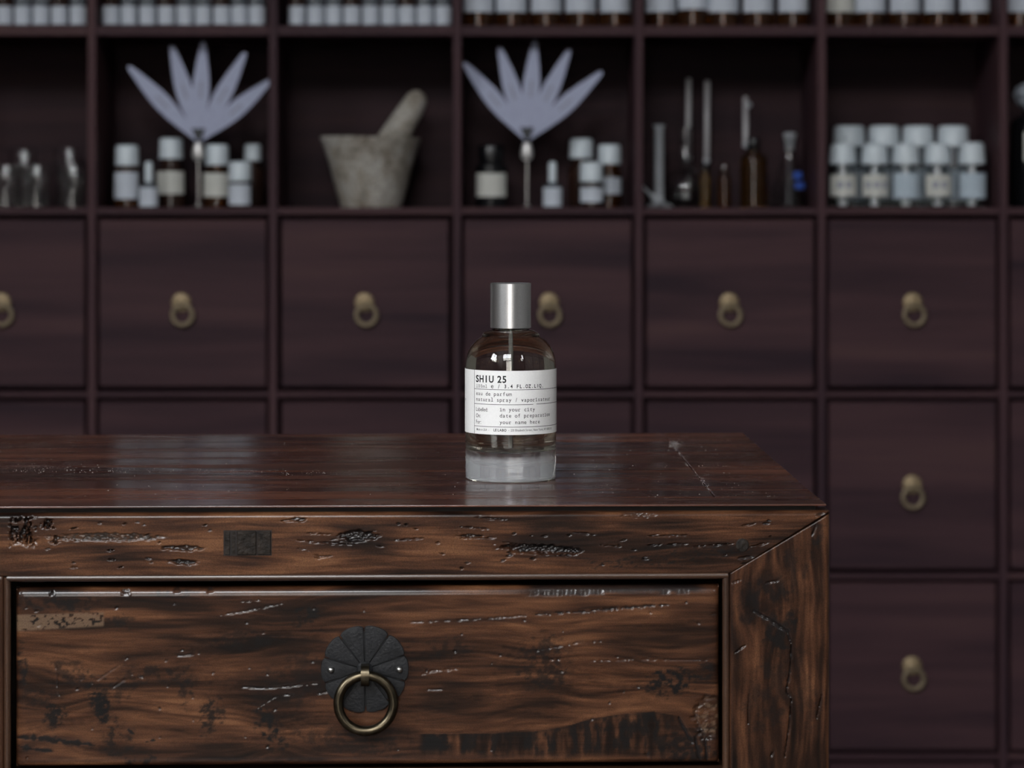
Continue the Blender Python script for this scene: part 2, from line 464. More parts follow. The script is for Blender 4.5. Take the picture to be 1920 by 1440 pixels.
# ------------------------------------------------------------------ the room
def room():
    R = ROOM; t = 0.12
    M_floor = simple('dark_timber_floor', (0.05, 0.036, 0.028), rough=0.45, vary=0.3, scale=6)
    M_wall = simple('grey_plaster', (0.17, 0.165, 0.16), rough=0.9, vary=0.1, scale=3, bump=0.1, bscale=60)
    M_ceil = simple('grey_ceiling_paint', (0.20, 0.20, 0.20), rough=0.9, vary=0.05)
    M_frame = simple('black_window_frame', (0.02, 0.02, 0.022), rough=0.4)
    structure(box('floor', R['x0'] - t, R['x1'] + t, R['y0'] - t, R['y1'] + t, -0.1, 0, M_floor))
    structure(box('ceiling', R['x0'] - t, R['x1'] + t, R['y0'] - t, R['y1'] + t, R['z1'], R['z1'] + 0.1, M_ceil))
    v, f = [], []
    a, b, c, d = SIDE_WINDOW
    for (ya, yb, za, zb) in ((R['y0'] - t, a, 0, R['z1']), (b, R['y1'] + t, 0, R['z1']), (a, b, 0, c), (a, b, d, R['z1'])):
        bv, bf = box_vf(R['x0'] - t, R['x0'], ya, yb, za, zb); o = len(v); v.extend(bv); f.extend([tuple(i + o for i in q) for q in bf])
    structure(mesh_obj('wall_left', v, f, M_wall, smooth=0))
    w = structure(empty('window_%d' % (len(WINDOWS) + 1), (R['x0'] - 0.03, (a + b) / 2, c)))
    hw, h = (b - a) / 2, d - c
    for y in (-hw, hw - 0.05): box('frame_post', -0.03, 0.03, y, y + 0.05, 0, h, M_frame, w)
    for z in (0, h - 0.05): box('frame_rail', -0.03, 0.03, -hw + 0.05, hw - 0.05, z, z + 0.05, M_frame, w)
    box('glazing_bar', -0.02, 0.02, -0.015, 0.015, 0.05, h - 0.05, M_frame, w)
    structure(box('wall_right', R['x1'], R['x1'] + t, R['y0'] - t, R['y1'] + t, 0, R['z1'], M_wall))
    structure(box('wall_back', R['x0'], R['x1'], R['y1'], R['y1'] + t, 0, R['z1'], M_wall))
    # front wall with the window openings
    v, f = [], []
    def add(a, b, c, d):
        bv, bf = box_vf(a, b, R['y0'] - t, R['y0'], c, d); o = len(v); v.extend(bv); f.extend([tuple(i + o for i in q) for q in bf])
    xs = sorted({R['x0'], R['x1'], *[w[0] for w in WINDOWS], *[w[1] for w in WINDOWS]})
    for xa, xb in zip(xs, xs[1:]):
        z = 0
        for (a, b, c, d) in sorted((w for w in WINDOWS if w[0] <= xa and w[1] >= xb), key=lambda w: w[2]):
            add(xa, xb, z, c); z = d
        add(xa, xb, z, R['z1'])
    structure(mesh_obj('wall_front', v, f, M_wall, smooth=0))
    # unseen street: pavement, and a house front added to dim the low daylight
    M_out = simple('brown_brick_front', (0.42, 0.39, 0.36), rough=0.9, vary=0.15, scale=1.5)
    M_pave = simple('paving', (0.3, 0.3, 0.3), rough=0.9, vary=0.15, scale=2)
    structure(box('unseen_house_front', -14, 14, -11.2, -10.6, -0.1, 6.0, M_out))
    structure(box('street_paving', -14, 14, -10.6, R['y0'] - t, -0.1, -0.02, M_pave))
    for i, (a, b, c, d) in enumerate(WINDOWS):
        w = structure(empty('window_%d' % (i + 1), ((a + b) / 2, R['y0'] - 0.03, c)))
        hw, h = (b - a) / 2, d - c
        box('frame_post', -hw, -hw + 0.05, -0.03, 0.03, 0, h, M_frame, w); box('frame_post', hw - 0.05, hw, -0.03, 0.03, 0, h, M_frame, w)
        box('frame_rail', -hw + 0.05, hw - 0.05, -0.03, 0.03, 0, 0.05, M_frame, w); box('frame_rail', -hw + 0.05, hw - 0.05, -0.03, 0.03, h - 0.05, h, M_frame, w)
        box('glazing_bar', -0.015, 0.015, -0.02, 0.02, 0.05, h - 0.05, M_frame, w)
        box('glazing_bar', -hw + 0.05, -0.015, -0.02, 0.02, h * 0.66, h * 0.66 + 0.03, M_frame, w)
        box('glazing_bar', 0.015, hw - 0.05, -0.02, 0.02, h * 0.66, h * 0.66 + 0.03, M_frame, w)
room()

# ------------------------------------------------------------------ the wall of drawers and pigeonholes
DU = 3.66                       # distance of its front
BU = DU / F
UY1 = DU + 0.195                # back panel
COLX = [-512, -170, 172, 512, 857, 1198, 1541, 1882, 2224, 2566]
ROWS = [(-625, 18), (-284, 18), (57, 19), (396, 14), (740, 12), (1081, 12), (1420, 12)]
def ux(px): return (px - PX) * BU
def uz(py): return ZC - (py - HY) * BU

def wall_unit():
    u = tag(empty('apothecary_cabinet', (ux(1027), DU, 0)), 'dark purple-brown wall of pigeonholes over square drawers with brass rings, behind everything', 'cabinet')
    ox, oy = ux(1027), DU
    zt = uz(-625) + 9 * BU
    hw = 8 * BU
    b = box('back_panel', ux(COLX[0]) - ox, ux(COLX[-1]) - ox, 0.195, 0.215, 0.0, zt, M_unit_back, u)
    for x in COLX:
        box('upright', ux(x) - hw - ox, ux(x) + hw - ox, 0.0, 0.195, 0.0, zt, M_unit_v, u, bev=0.0012, center=True)
    for (y, w) in ROWS:
        for a, c in zip(COLX, COLX[1:]):
            box('shelf_board', ux(a) + hw - ox, ux(c) - hw - ox, 0.0015, 0.195, uz(y) - w / 2 * BU, uz(y) + w / 2 * BU, M_unit, u, bev=0.001, center=True)
    for a, c in zip(COLX, COLX[1:]):
        box('plinth', ux(a) + hw - ox, ux(c) - hw - ox, 0.02, 0.04, 0.0, 0.015, M_unit, u, center=True)
    # drawers: one mesh of each kind, shared
    W = 314 * BU; H = 314 * BU
    v, f = box_vf(-W / 2, W / 2, 0, 0.02, -H / 2, H / 2, 0.0014)
    me_d = bpy.data.meshes.new('drawer'); me_d.from_pydata(v, [], f); me_d.materials.append(M_unit); fix_normals(me_d)
    # rosette: domed disc with fluted rim
    prof = [(0, 0.000), (18, 0.000), (18.5, 2.0), (16.0, 4.2), (12, 5.0), (9, 4.2), (6.5, 6.5), (3, 8.5), (0, 9.0)]
    v, f = lathe_vf([(r * BU, z * BU) for r, z in prof], 32)
    v2 = []
    for (x, y, z) in v:
        r = math.hypot(x, y); a = math.atan2(y, x)
        k = 1 + (0.045 * math.cos(12 * a) if r > 14 * BU else 0)
        v2.append((x * k, -z, y * k))
    me_r = bpy.data.meshes.new('rosette'); me_r.from_pydata(v2, [], f); me_r.materials.append(M_brass); me_r.shade_smooth(); fix_normals(me_r)
    v, f = tube_vf(ring_path(18.5 * BU, 36, 0, 0, 0), 4.9 * BU, 8, True, 0.5)
    me_g = bpy.data.meshes.new('pull_ring'); me_g.from_pydata([tuple(p) for p in v], [], f); me_g.materials.append(M_brass_ring); me_g.shade_smooth(); fix_normals(me_g)
    rows = [(396 + 7 + 740 - 6) / 2, (740 + 1081) / 2, (1081 + 1420) / 2]
    low_top = 1426; low_bot = HY + (ZC - 0.018) / BU
    v, f = box_vf(-W / 2, W / 2, 0, 0.02, -(low_bot - low_top) / 2 * BU + 6 * BU, (low_bot - low_top) / 2 * BU - 6 * BU, 0.0014)
    me_d2 = bpy.data.meshes.new('drawer'); me_d2.from_pydata(v, [], f); me_d2.materials.append(M_unit); fix_normals(me_d2)
    rr = random.Random(3)
    for k, yc in enumerate(rows + [(low_top + low_bot) / 2]):
        for a, c in zip(COLX, COLX[1:]):
            d = link('drawer', me_d if k < 3 else me_d2, u, (ux((a + c) / 2) - ox, 0.0035, uz(yc)))
            dx = rr.uniform(-3, 3)
            r = link('rosette', me_r, d, (dx * BU, 0, (1.5) * BU))
            g = link('pull_ring', me_g, d, ((dx + rr.uniform(-1, 4)) * BU, -7.5 * BU, -22.5 * BU), (math.radians(-4), rr.uniform(-0.1, 0.1), 0))
            g['label'] = 'dull brass ring'; r['label'] = 'small fluted brass rosette'
    return u
wall_unit()

SHELF_Z = uz(396) + 7 * BU        # pigeonhole floor in view
TOP_Z = uz(57) + 9.5 * BU         # pigeonhole floor above it

# ------------------------------------------------------------------ things in the pigeonholes
ORD = ['first', 'second', 'third', 'fourth', 'fifth', 'sixth', 'seventh', 'eighth', 'ninth']

def shelf_bottle(name, label, cat, cx, d, r, ysh, rn, cap, lab=None, glass=None, labmat=None, capmat=None, zb=None, group=None,
                 lab_ang=1.15, cap_taper=0.94, print_marks=0, stripe_rod=False):
    """bottle measured in photo pixels at its own distance: cx, body radius r, shoulder y, neck radius, cap (y0, y1, radius), label (y0, y1)"""
    D = DU + d; s = D / F
    zb = SHELF_Z if zb is None else zb
    zz = lambda y: ZC - (y - HY) * s - zb
    root = tag(empty(name, ((cx - PX) * s, D, zb)), label, cat, group)
    y0, y1, rc = cap
    zs, zn = zz(ysh), zz(y1) + 2 * s
    R, RN = r * s, rn * s
    sh = min((R - RN) * 0.8, zn - zs - 0.0005)
    prof = [(0, 0.0006), (R * 0.8, 0), (R - 1.5 * s, 0.0), (R, 2.0 * s), (R, zs)]
    for k in range(1, 7):
        a = k / 6 * math.pi / 2
        prof.append((RN + (R - RN) * math.cos(a), zs + sh * math.sin(a)))
    prof += [(RN, zn), (0, zn)]
    if stripe_rod:      # thin clear glass; a white rod inside imitates the bright highlight stripe
        th = 2.0 * s
        inn = [(max(r_ - th, 0.0004), max(z_, 3 * s)) for r_, z_ in prof[2:-1]]
        prof = prof[:-1] + inn[::-1] + [(0, 3 * s)]
        lathe('highlight_rod', [(0, 3.5 * s), (8.0 * s, 3.5 * s), (8.5 * s, 5 * s), (8.5 * s, zn - s), (0, zn - s)], M_white, root, seg=16)
    lathe('glass_body', prof, (M_glass if stripe_rod else glass) or M_darkglass, root, seg=32)
    if capmat is not False:
        c0, c1, RC = zz(y1), zz(y0), rc * s
        e = min(4 * s, (c1 - c0) * 0.25)
        lathe('cap', [(0, c0), (RC * 0.97, c0), (RC, c0 + 0.6 * s), (RC * (cap_taper * 0.6 + 0.4), c1 - e), (RC * cap_taper - e * 0.3, c1 - e * 0.3), (RC * cap_taper - e, c1), (0, c1)],
              capmat or M_white, root, seg=32)
    if lab:
        l = sector('paper_label', R + 0.0001, zz(lab[1]), zz(lab[0]), -lab_ang, lab_ang, labmat or M_paper, root)
        if print_marks:
            for q in range(print_marks):
                a = (q - (print_marks - 1) / 2) * 0.62
                sector('print_mark', R + 0.00032, zz(lab[0] + (lab[1] - lab[0]) * 0.62), zz(lab[0] + (lab[1] - lab[0]) * 0.32), a - 0.2, a + 0.2, M_fadeink, l, n=6, th=0.0001)
    return root

def thin_glass(name, label, cat, cx, d, prof_px, th=1.6, mat=None, zb=None, group=None):
    """open glass vessel: outer profile (r, y) from base to rim, wall thickness th, in photo pixels"""
    D = DU + d; s = D / F; zb = SHELF_Z if zb is None else zb
    root = tag(empty(name, ((cx - PX) * s, D, zb)), label, cat, group)
    zz = lambda y: ZC - (y - HY) * s - zb
    out = [(r * s, max(0.0, zz(y))) for r, y in prof_px]
    z_in = out[0][1] + th * 1.6 * s
    inn = [(max(r - th * s, 0.0006), max(z, z_in)) for r, z in out]
    prof = [(0, out[0][1])] + out + [(max(out[-1][0] - th * s, 0.0006), out[-1][1])] + inn[::-1][1:] + [(0, z_in)]
    lathe('glass_body', prof, mat or M_glass, root, seg=40)
    return root, s, zz

# --- second row from the top, pigeonhole with clear glasses (left edge of the photo)
def tumbler(label, cx, d, r, ytop):
    root, s, zz = thin_glass('glass_jar', label, 'glass jar', cx, d, [(r - 2, 391), (r, 388), (r, ytop + 5), (r + 1.2, ytop + 2), (r + 1.0, ytop)], th=2.2, group='clear glass jars')
    return root
tumbler('short clear glass jar cut by the left edge of the photo', 8, 0.055, 27, 308)
tumbler('short clear glass jar, second from the left edge, in front', 66, 0.05, 27, 309)
tumbler('short clear glass jar beside the first upright of the shelf', 134, 0.055, 27, 307)
tumbler('taller clear glass jar at the back, nearest the left edge', 42, 0.135, 25, 280)
tumbler('taller clear glass jar at the back, nearest the first upright', 126, 0.135, 25, 277)

# --- blotter fans
def fan(label, hx, hy, tips, d, stem_y=(300, 384)):
    D = DU + d; s = D / F
    root = tag(empty('scent_blotter_fan', ((hx - PX) * s, D, SHELF_Z)), label, 'blotter fan', 'fans of scent blotters')
    zz = lambda y: ZC - (y - HY) * s - SHELF_Z
    lathe('base', [(0, 0), (9.5 * s, 0), (10 * s, 1.5 * s), (9 * s, 4 * s), (3 * s, 6.5 * s), (2.2 * s, 9 * s), (0, 9 * s)], M_steel, root, seg=24)
    lathe('stem', [(0, 6 * s), (2.6 * s, 6 * s), (2.6 * s, zz(298)), (0, zz(298))], M_steel, root, seg=12)
    lathe('collar', [(0, zz(300)), (7 * s, zz(300)), (11 * s, zz(294)), (11.5 * s, zz(286)), (9 * s, zz(274)), (7 * s, zz(268)), (0, zz(267))], M_pewter, root, seg=24)
    prof = [(0, 4.0), (20, 6.5), (45, 10.8), (72, 14.6), (95, 16.0), (118, 15.2), (145, 11.8), (170, 7.8), (183, 5.6), (189, 4.2), (192, 2.0), (193, 0.0)]
    for i, (tx, ty) in enumerate(tips):
        dx, dy = tx - hx, hy - ty
        L = math.hypot(dx, dy); ux_, uz_ = dx / L, dy / L
        k = L / 193
        yo = (-0.0016 + 0.0008 * i)
        left, right = [], []
        for t, w in prof:
            t *= k
            left.append((ux_ * t - uz_ * w, uz_ * t + ux_ * w)); right.append((ux_ * t + uz_ * w, uz_ * t - ux_ * w))
        outl = left[:-1] + [left[-1]] + right[:-1][::-1]
        n = len(outl)
        v = [(a * s, yo - 0.0002, b * s + zz(hy)) for a, b in outl] + [(a * s, yo + 0.0002, b * s + zz(hy)) for a, b in outl]
        f = [tuple(range(n - 1, -1, -1)), tuple(range(n, 2 * n))] + [(j, (j + 1) % n, n + (j + 1) % n, n + j) for j in range(n)]
        st = mesh_obj('blotter_strip', v, f, M_blotter, root, smooth=0); fix_normals(st.data)
        # faint line of print along the strip
        v, f = [], []
        for q in range(5):
            t0 = (84 + q * 6.5) * k; t1 = t0 + 4.2
            c = [(t0, -3.0), (t1, -3.0), (t1, 3.0), (t0, 3.0)]
            o = len(v)
            v += [((ux_ * t + uz_ * w) * s, yo - 0.00026, (uz_ * t - ux_ * w) * s + zz(hy)) for t, w in c]
            f.append((o, o + 1, o + 2, o + 3))
        pr = mesh_obj('print_mark', v, f, M_fadeink, st, smooth=0)
    # dark wedge clip that pinches the strips
    c = [(-13, 23), (13, 23), (3.5, 0), (-3.5, 0)]
    v = [(a * s, -0.0030, b * s + zz(hy)) for a, b in c] + [(a * s, -0.0021, b * s + zz(hy)) for a, b in c]
    mesh_obj('clip', v, [(3, 2, 1, 0), (4, 5, 6, 7), (0, 1, 5, 4), (1, 2, 6, 5), (2, 3, 7, 6), (3, 0, 4, 7)], M_darkclip, root, smooth=0)
    return root
fan('fan of five pale blotter strips on a steel stand, left of the stone mortar', 372, 264, [(241, 124), (321, 84), (381, 78), (460, 98), (508, 150)], 0.05)
fan('fan of five pale blotter strips on a steel stand, right of the stone mortar', 988, 262, [(869, 117), (936, 88), (1003, 76), (1068, 93), (1129, 134)], 0.05)

# --- pigeonhole with the first fan
G1 = 'brown bottles around the left blotter fan'
shelf_bottle('amber_bottle', 'white-capped amber bottle with a lilac-white label, leftmost beside the left fan', 'bottle', 238, 0.06, 24, 322, 18, (272, 311, 22.5), (323, 373), M_amber, M_paper, group=G1)
shelf_bottle('amber_bottle', 'white-capped brown bottle with cream label, just left of the left fan stem', 'bottle', 321, 0.10, 27.5, 322, 19, (259, 298, 22.5), (322, 364), M_darkglass, M_cream, group=G1)
shelf_bottle('amber_bottle', 'white-capped brown bottle with cream label, just right of the left fan stem', 'bottle', 407, 0.07, 26, 326, 19, (271, 310, 22.5), (325, 369), M_amber, M_cream, group=G1)
shelf_bottle('amber_bottle', 'short dark bottle with white cap and white label, in front at right of left fan', 'bottle', 450, 0.035, 22, 345, 16, (303, 340, 21.5), (346, 384), M_darkglass, M_paper, group=G1)
shelf_bottle('amber_bottle', 'dark unlabelled bottle with small white cap, at the back right of left fan', 'bottle', 474, 0.13, 22, 322, 12, (270, 302, 16), None, M_darkglass, group=G1)

def atomizer(label, cx, d):
    D = DU + d; s = D / F
    zz = lambda y: ZC - (y - HY) * s - SHELF_Z
    root = tag(empty('small_vial', ((cx - PX) * s, D, SHELF_Z)), label, 'vial', 'little labelled vials with slim caps')
    lathe('glass_body', [(0, 0), (16.5 * s, 0), (18 * s, 1.5 * s), (18 * s, zz(351)), (15 * s, zz(347)), (7.5 * s, zz(345)), (7.5 * s, zz(341)), (0, zz(341))], M_milky, root, seg=28)
    sector('paper_label', 18.1 * s, zz(387), zz(352), -1.3, 1.3, M_paper, root)
    lathe('slim_cap', [(0, zz(346)), (7.4 * s, zz(346)), (7.4 * s, zz(308)), (6.4 * s, zz(305)), (4 * s, zz(303)), (0, zz(303))], M_white, root, seg=20)
    return root
atomizer('little white-labelled vial with slim pale cap, by the left fan', 279, 0.045)
atomizer('little white-labelled vial with slim pale cap, by the right fan', 1036, 0.05)

# --- mortar and pestle
def mortar():
    D = DU + 0.095; s = D / F
    cx = 695.5
    zz = lambda y: ZC - (y - HY) * s - SHELF_Z
    prof_px = [(52, 391), (56, 389.5), (60, 378), (68, 348), (78, 310), (88, 276), (93.5, 262), (94, 259.5), (91.5, 258), (84, 258.5), (80, 263), (68, 300), (50, 330), (28, 354), (0, 364)]
    v, f = lathe_vf([(0, 0)] + [(r * s, max(0, zz(y))) for r, y in prof_px], 64)
    vv = []
    for (x, y, z) in v:
        k = 1 + 0.012 * (math.sin(3 * math.atan2(y, x) + z * 40) + 0.6 * math.sin(7 * math.atan2(y, x) + z * 90)) if z > 0.001 else 1
        tilt = -0.021 * x * (z / zz(258)) if z > 0.05 else 0
        vv.append((x * k, y * k, z + tilt))
    o = mesh_obj('stone_mortar', vv, f, M_stone, loc=((cx - PX) * s, D, SHELF_Z), smooth=50)
    tag(o, 'rough grey stone mortar with a flat rim, alone in its pigeonhole', 'mortar')
    # pestle leaning to the right
    a = Vector(((690 - cx) * s, 0.0, zz(338))); b = Vector(((781 - cx) * s, 0.012, zz(186)))
    ax = (b - a); L = ax.length
    rp = [(0, -22), (10, -20), (19, -13), (25, 0), (28, 25), (28.5, 60), (27, 100), (25, 130), (22, L / s - 12), (20, L / s + 2), (14.5, L / s + 11), (8, L / s + 15.5), (0, L / s + 17)]
    v, f = lathe_vf([(r * s, z * s) for r, z in rp], 36)
    q = Vector((0, 0, 1)).rotation_difference(ax.normalized())
    v = [q @ Vector(p) for p in v]
    o2 = mesh_obj('stone_pestle', v, f, M_stone, loc=Vector(((cx - PX) * s, D, SHELF_Z)) + a, smooth=50)
    tag(o2, 'thick grey stone pestle leaning to the right in the mortar', 'pestle')
mortar()

# --- pigeonhole with the second fan
G2 = 'brown bottles around the right blotter fan'
shelf_bottle('stoppered_bottle', 'black glass bottle with flared black stopper and cream label, left of right fan', 'bottle', 921, 0.06, 30, 314, 21, (272, 301, 24.5), (325, 369), M_blackglass, M_cream, capmat=M_blackglass, cap_taper=1.0, group=G2)
shelf_bottle('amber_bottle', 'dark bottle with white cap, tallest at the back right of the right fan', 'bottle', 1090, 0.13, 25, 318, 18, (260, 297, 22.5), None, M_darkglass, group=G2)
shelf_bottle('amber_bottle', 'short dark bottle with white cap and low white label, front right of right fan', 'bottle', 1109, 0.035, 23, 348, 16, (304, 341, 22), (352, 379), M_darkglass, M_paper, group=G2)
shelf_bottle('amber_bottle', 'amber bottle with white cap and white label, rightmost beside the right fan', 'bottle', 1143, 0.085, 23, 325, 17, (271, 308, 22), (333, 364), M_amber, M_paper, group=G2)

# --- pigeonhole with laboratory glass
G3 = 'laboratory glass in the dark pigeonhole'
thin_glass('measuring_cylinder', 'clear glass measuring cylinder with a foot, at the left of the laboratory glass', 'glassware', 1236, 0.075,
           [(24, 391), (25, 388), (24, 385), (10, 378), (8.5, 372), (8.5, 240), (11, 236), (11, 234)], th=2.5, mat=M_frost, group=G3)  # pale glass over the whole tube stands in for its reflected light streak
def flask(label, cx, d, prof, name='glass_flask', th=1.8):
    return thin_glass(name, label, 'flask', cx, d, prof, th=th, group=G3)
flask('round clear glass flask with a long neck, behind the first glass rod', 1284, 0.13,
      [(18, 391), (30, 386), (37, 374), (39, 358), (36, 340), (27, 325), (15, 315), (11, 308), (10.5, 244), (13, 241), (13, 239)])
r_, s_, zz_ = thin_glass('erlenmeyer_flask', 'conical clear glass flask with a blue printed mark, right of tall amber bottle', 'flask', 1481, 0.10,
      [(37, 391), (40, 387), (38, 380), (16, 302), (13, 292), (12.5, 262), (15, 258), (15, 256)], th=1.8, group=G3)
for (y0, y1, a0, a1, sl) in ((322, 336, 0.15, 0.95, 29 - 4), (342, 354, 0.2, 1.0, 33 - 4)):
    rm = 16 + (347 - 302) * 0.282 if y0 > 330 else 16 + (329 - 302) * 0.282
    sector('blue_mark', (rm + 2.2) * s_, zz_(y1), zz_(y0), a0, a1, M_blueprint, r_, n=8)
lathe('ground_stopper', [(0, zz_(282)), (9 * s_, zz_(282)), (11 * s_, zz_(258)), (13 * s_, zz_(254)), (10 * s_, zz_(249)), (0, zz_(248))], M_frost, r_, seg=20)
# small glass funnel lying against the cylinder
def rod(label, x0, y0, x1, y1, rpx, d0, d1, name='glass_rod', mat=None, bead=True):
    a, b = P(x0, y0, DU + d0), P(x1, y1, DU + d1)
    ax = b - a; L = ax.length; s = (DU + d0) / F; r = rpx * s
    prof = [(0, 0), (r * 0.7, r * 0.25), (r, r), (r, L - r), (r * 0.7, L - r * 0.25), (0, L)]
    v, f = lathe_vf(prof, 16)
    q = Vector((0, 0, 1)).rotation_difference(ax.normalized())
    o = tag(empty(name, a), label, 'glass rod', 'glass rods standing in the laboratory glass')
    mesh_obj('shaft', [q @ Vector(p) for p in v], f, mat or M_rod, o)
    if bead:
        lathe('bead', [(0, -1.25 * r), (r * 0.9, -0.9 * r), (1.25 * r, 0), (r * 0.9, 0.9 * r), (0, 1.25 * r)], M_glass, o, seg=16)
    return o
M_rod = simple('pale_glass_rod', (0.40, 0.39, 0.40), rough=0.25, trans=0.25, vary=0.05)
def long_rod(label, xt, yt, xb, yb):
    """rod with its clear lower end standing on the shelf"""
    a, b = P(xb, yb, DU + 0.15), P(xt, yt, DU + 0.17)
    foot = a + (a - b) * ((a.z - SHELF_Z - 0.0006) / (b.z - a.z)); foot.z = SHELF_Z + 0.0004
    s = (DU + 0.15) / F
    o = tag(empty('glass_rod', foot), label, 'glass rod', 'glass rods standing in the laboratory glass')
    def seg(name, p, q_, r, mat):
        ax = q_ - p; L = ax.length
        v, f = lathe_vf([(0, 0), (r * 0.8, 0.0002), (r, r * 0.5), (r, L - r * 0.5), (r * 0.8, L - 0.0002), (0, L)], 16)
        q = Vector((0, 0, 1)).rotation_difference(ax.normalized())
        return mesh_obj(name, [q @ Vector(t) + (p - foot) for t in v], f, mat, o)
    seg('shaft', a, b, 5.2 * s, M_rod)
    seg('clear_tip', foot, a, 2.6 * s, M_glass)
    lathe('bead', [(0, -6.5 * s), (4.6 * s, -4.6 * s), (6.5 * s, 0), (4.6 * s, 4.6 * s), (0, 6.5 * s)], M_frost, o, loc=a - foot, seg=16)
    return o
long_rod('tall pale glass rod, leftmost of the three upright rods', 1291, 147, 1290.5, 296)
long_rod('tall pale glass rod, middle one of the three upright rods', 1326, 151, 1325, 302)
lr = long_rod('shorter pale glass rod with a nub near its top, behind tall amber bottle', 1398, 182, 1398, 272)
s__ = (DU + 0.17) / F
pt = P(1404, 197, DU + 0.165) - lr.location
lathe('nub', [(0, -6 * s__), (4.2 * s__, -4 * s__), (6 * s__, 0), (4.2 * s__, 4 * s__), (0, 6 * s__)], M_frost, lr, loc=pt, seg=16)
# small funnel
def funnel():
    s = (DU + 0.04) / F
    o = tag(empty('glass_funnel', (P(1222, 391, DU + 0.04).x, DU + 0.04, SHELF_Z)), 'small frosted glass funnel lying on its side below the measuring cylinder', 'funnel', G3)
    v, f = lathe_vf([(13 * s, 0), (13.6 * s, 0), (4 * s, 20 * s), (2.6 * s, 24 * s), (2.6 * s, 46 * s), (1.7 * s, 46 * s), (1.7 * s, 24 * s), (3.4 * s, 19 * s)], 24, close=True)
    q = Matrix.Rotation(math.radians(-47), 3, 'Y')
    vv = [q @ Vector(p) for p in v]
    zmin = min(p.z for p in vv)
    vv = [Vector((p.x + 14 * s, p.y, p.z - zmin)) for p in vv]
    mesh_obj('cone', vv, f, M_frost, o)
funnel()
shelf_bottle('amber_vial', 'thin yellow-amber vial, left one of two beside the glass flask', 'vial', 1322, 0.06, 9.5, 330, 6, (308, 320, 7), None, simple('yellow_amber_glass', (0.25, 0.13, 0.015), rough=0.07, trans=0.85, vary=0.05), capmat=M_blackglass, group='amber vials among the laboratory glass')
shelf_bottle('amber_vial', 'thin orange-amber vial, right one of two beside the tall amber bottle', 'vial', 1358, 0.06, 12.5, 335, 8, (306, 330, 8.5), None, M_amber, capmat=M_darkglass, group='amber vials among the laboratory glass')
shelf_bottle('amber_bottle', 'tall amber bottle with black cap among the laboratory glass', 'bottle', 1413, 0.075, 25, 300, 11, (257, 283, 11.5), None, simple('deep_amber_glass', (0.14, 0.06, 0.014), rough=0.07, trans=0.88, vary=0.05), capmat=M_blackglass, group=G3)

# --- pigeonhole with white capped bottles
for k, (x, lm, lb, cp) in enumerate([(1580, M_cream, 'cream label with two dark marks', 2), (1640, M_cream, 'cream label with three faint marks', 3), (1698, M_bluel, 'pale blue label', 0), (1758, M_cream, 'cream label with two faint marks', 2), (1822, M_bluel, 'low pale blue label', 0)]):
    shelf_bottle('white_capped_bottle', 'clear bottle, white cap, %s, %s from left in front row' % (lb, ORD[k]), 'bottle', x, 0.045 + 0.006 * (k % 2), 26.5, 318, 21,
                 (269 if k < 4 else 267, 308, 25.5), (328, 368) if lm is M_cream else (325, 372), M_milky, lm, cap_taper=0.8, print_marks=cp, stripe_rod=True, group='front row of white capped bottles')
for k, x in enumerate([1592, 1657, 1721, 1787]):
    shelf_bottle('white_capped_bottle', 'larger white-capped bottle, %s from left in the back row by the right edge' % ORD[k], 'bottle', x, 0.125, 31, 290, 25,
                 (236, 275, 29.5), (318, 375), M_milky, M_bluel, cap_taper=0.92, group='back row of white capped bottles')

# --- bottle cut by the right edge
def crystal_bottle():
    r = shelf_bottle('stoppered_bottle', 'tall black bottle with pale faceted stopper, cut by the right edge of the photo', 'bottle', 1938, 0.07, 44, 238, 17, (205, 214, 18), (248, 303), M_blackglass, M_cream, capmat=M_blackglass, lab_ang=0.62)
    s = (DU + 0.07) / F
    zz = lambda y: ZC - (y - HY) * s - SHELF_Z
    lathe('faceted_stopper', [(0, zz(208)), (14 * s, zz(208)), (30 * s, zz(196)), (38 * s, zz(178)), (32 * s, zz(163)), (18 * s, zz(156)), (0, zz(154))], simple('cut_glass_stopper', (0.42, 0.46, 0.52), rough=0.25, trans=0.3), r, seg=10, smooth=0)
crystal_bottle()

# --- the row above: little vials (left three pigeonholes) and amber bottles (right ones)
def top_vial(label, x, k):
    return shelf_bottle('sample_vial', label, 'vial', x, 0.045, 15.5, -20, 8, (-60, -30, 10), (12.5, 46.5), M_milky if k % 3 else M_darkglass, M_paper, zb=TOP_Z, lab_ang=1.45, group='rows of sample vials at the top', capmat=M_darkclip)
wheres = [([8, 43, 77, 112, 147], 'top row above the clear glass jars'),
          ([208, 242, 277, 312, 347, 381, 416, 449, 482], 'top row above the left blotter fan'),
          ([557, 592, 626, 660, 695, 730, 763, 797, 831], 'top row above the stone mortar')]
for xs, wh in wheres:
    for k, x in enumerate(xs):
        top_vial('white-labelled sample vial, %s from left, %s' % (ORD[k], wh), x, k)
def top_amber(label, x, k, y1):
    return shelf_bottle('amber_bottle', label, 'bottle', x, 0.06, 29, -38, 14, (-85, -55, 16), (-28, y1), M_amber, M_cream if (k == 10) else M_paper, zb=TOP_Z, lab_ang=1.3, group='labelled amber bottles at the top', capmat=M_darkclip)
wheres = [([897, 959, 1024, 1088, 1153], 'top row above the right blotter fan'),
          ([1238, 1299, 1356, 1421, 1487], 'top row above the laboratory glass'),
          ([1573, 1631, 1696, 1760, 1826], 'top row above the white capped bottles'), ([1911], 'top row at the right edge of the photo')]
kk = 0
for xs, wh in wheres:
    for k, x in enumerate(xs):
        top_amber('white-labelled amber bottle, %s from left, %s' % (ORD[k], wh), x, kk, 19 if kk == 6 else 24.5); kk += 1

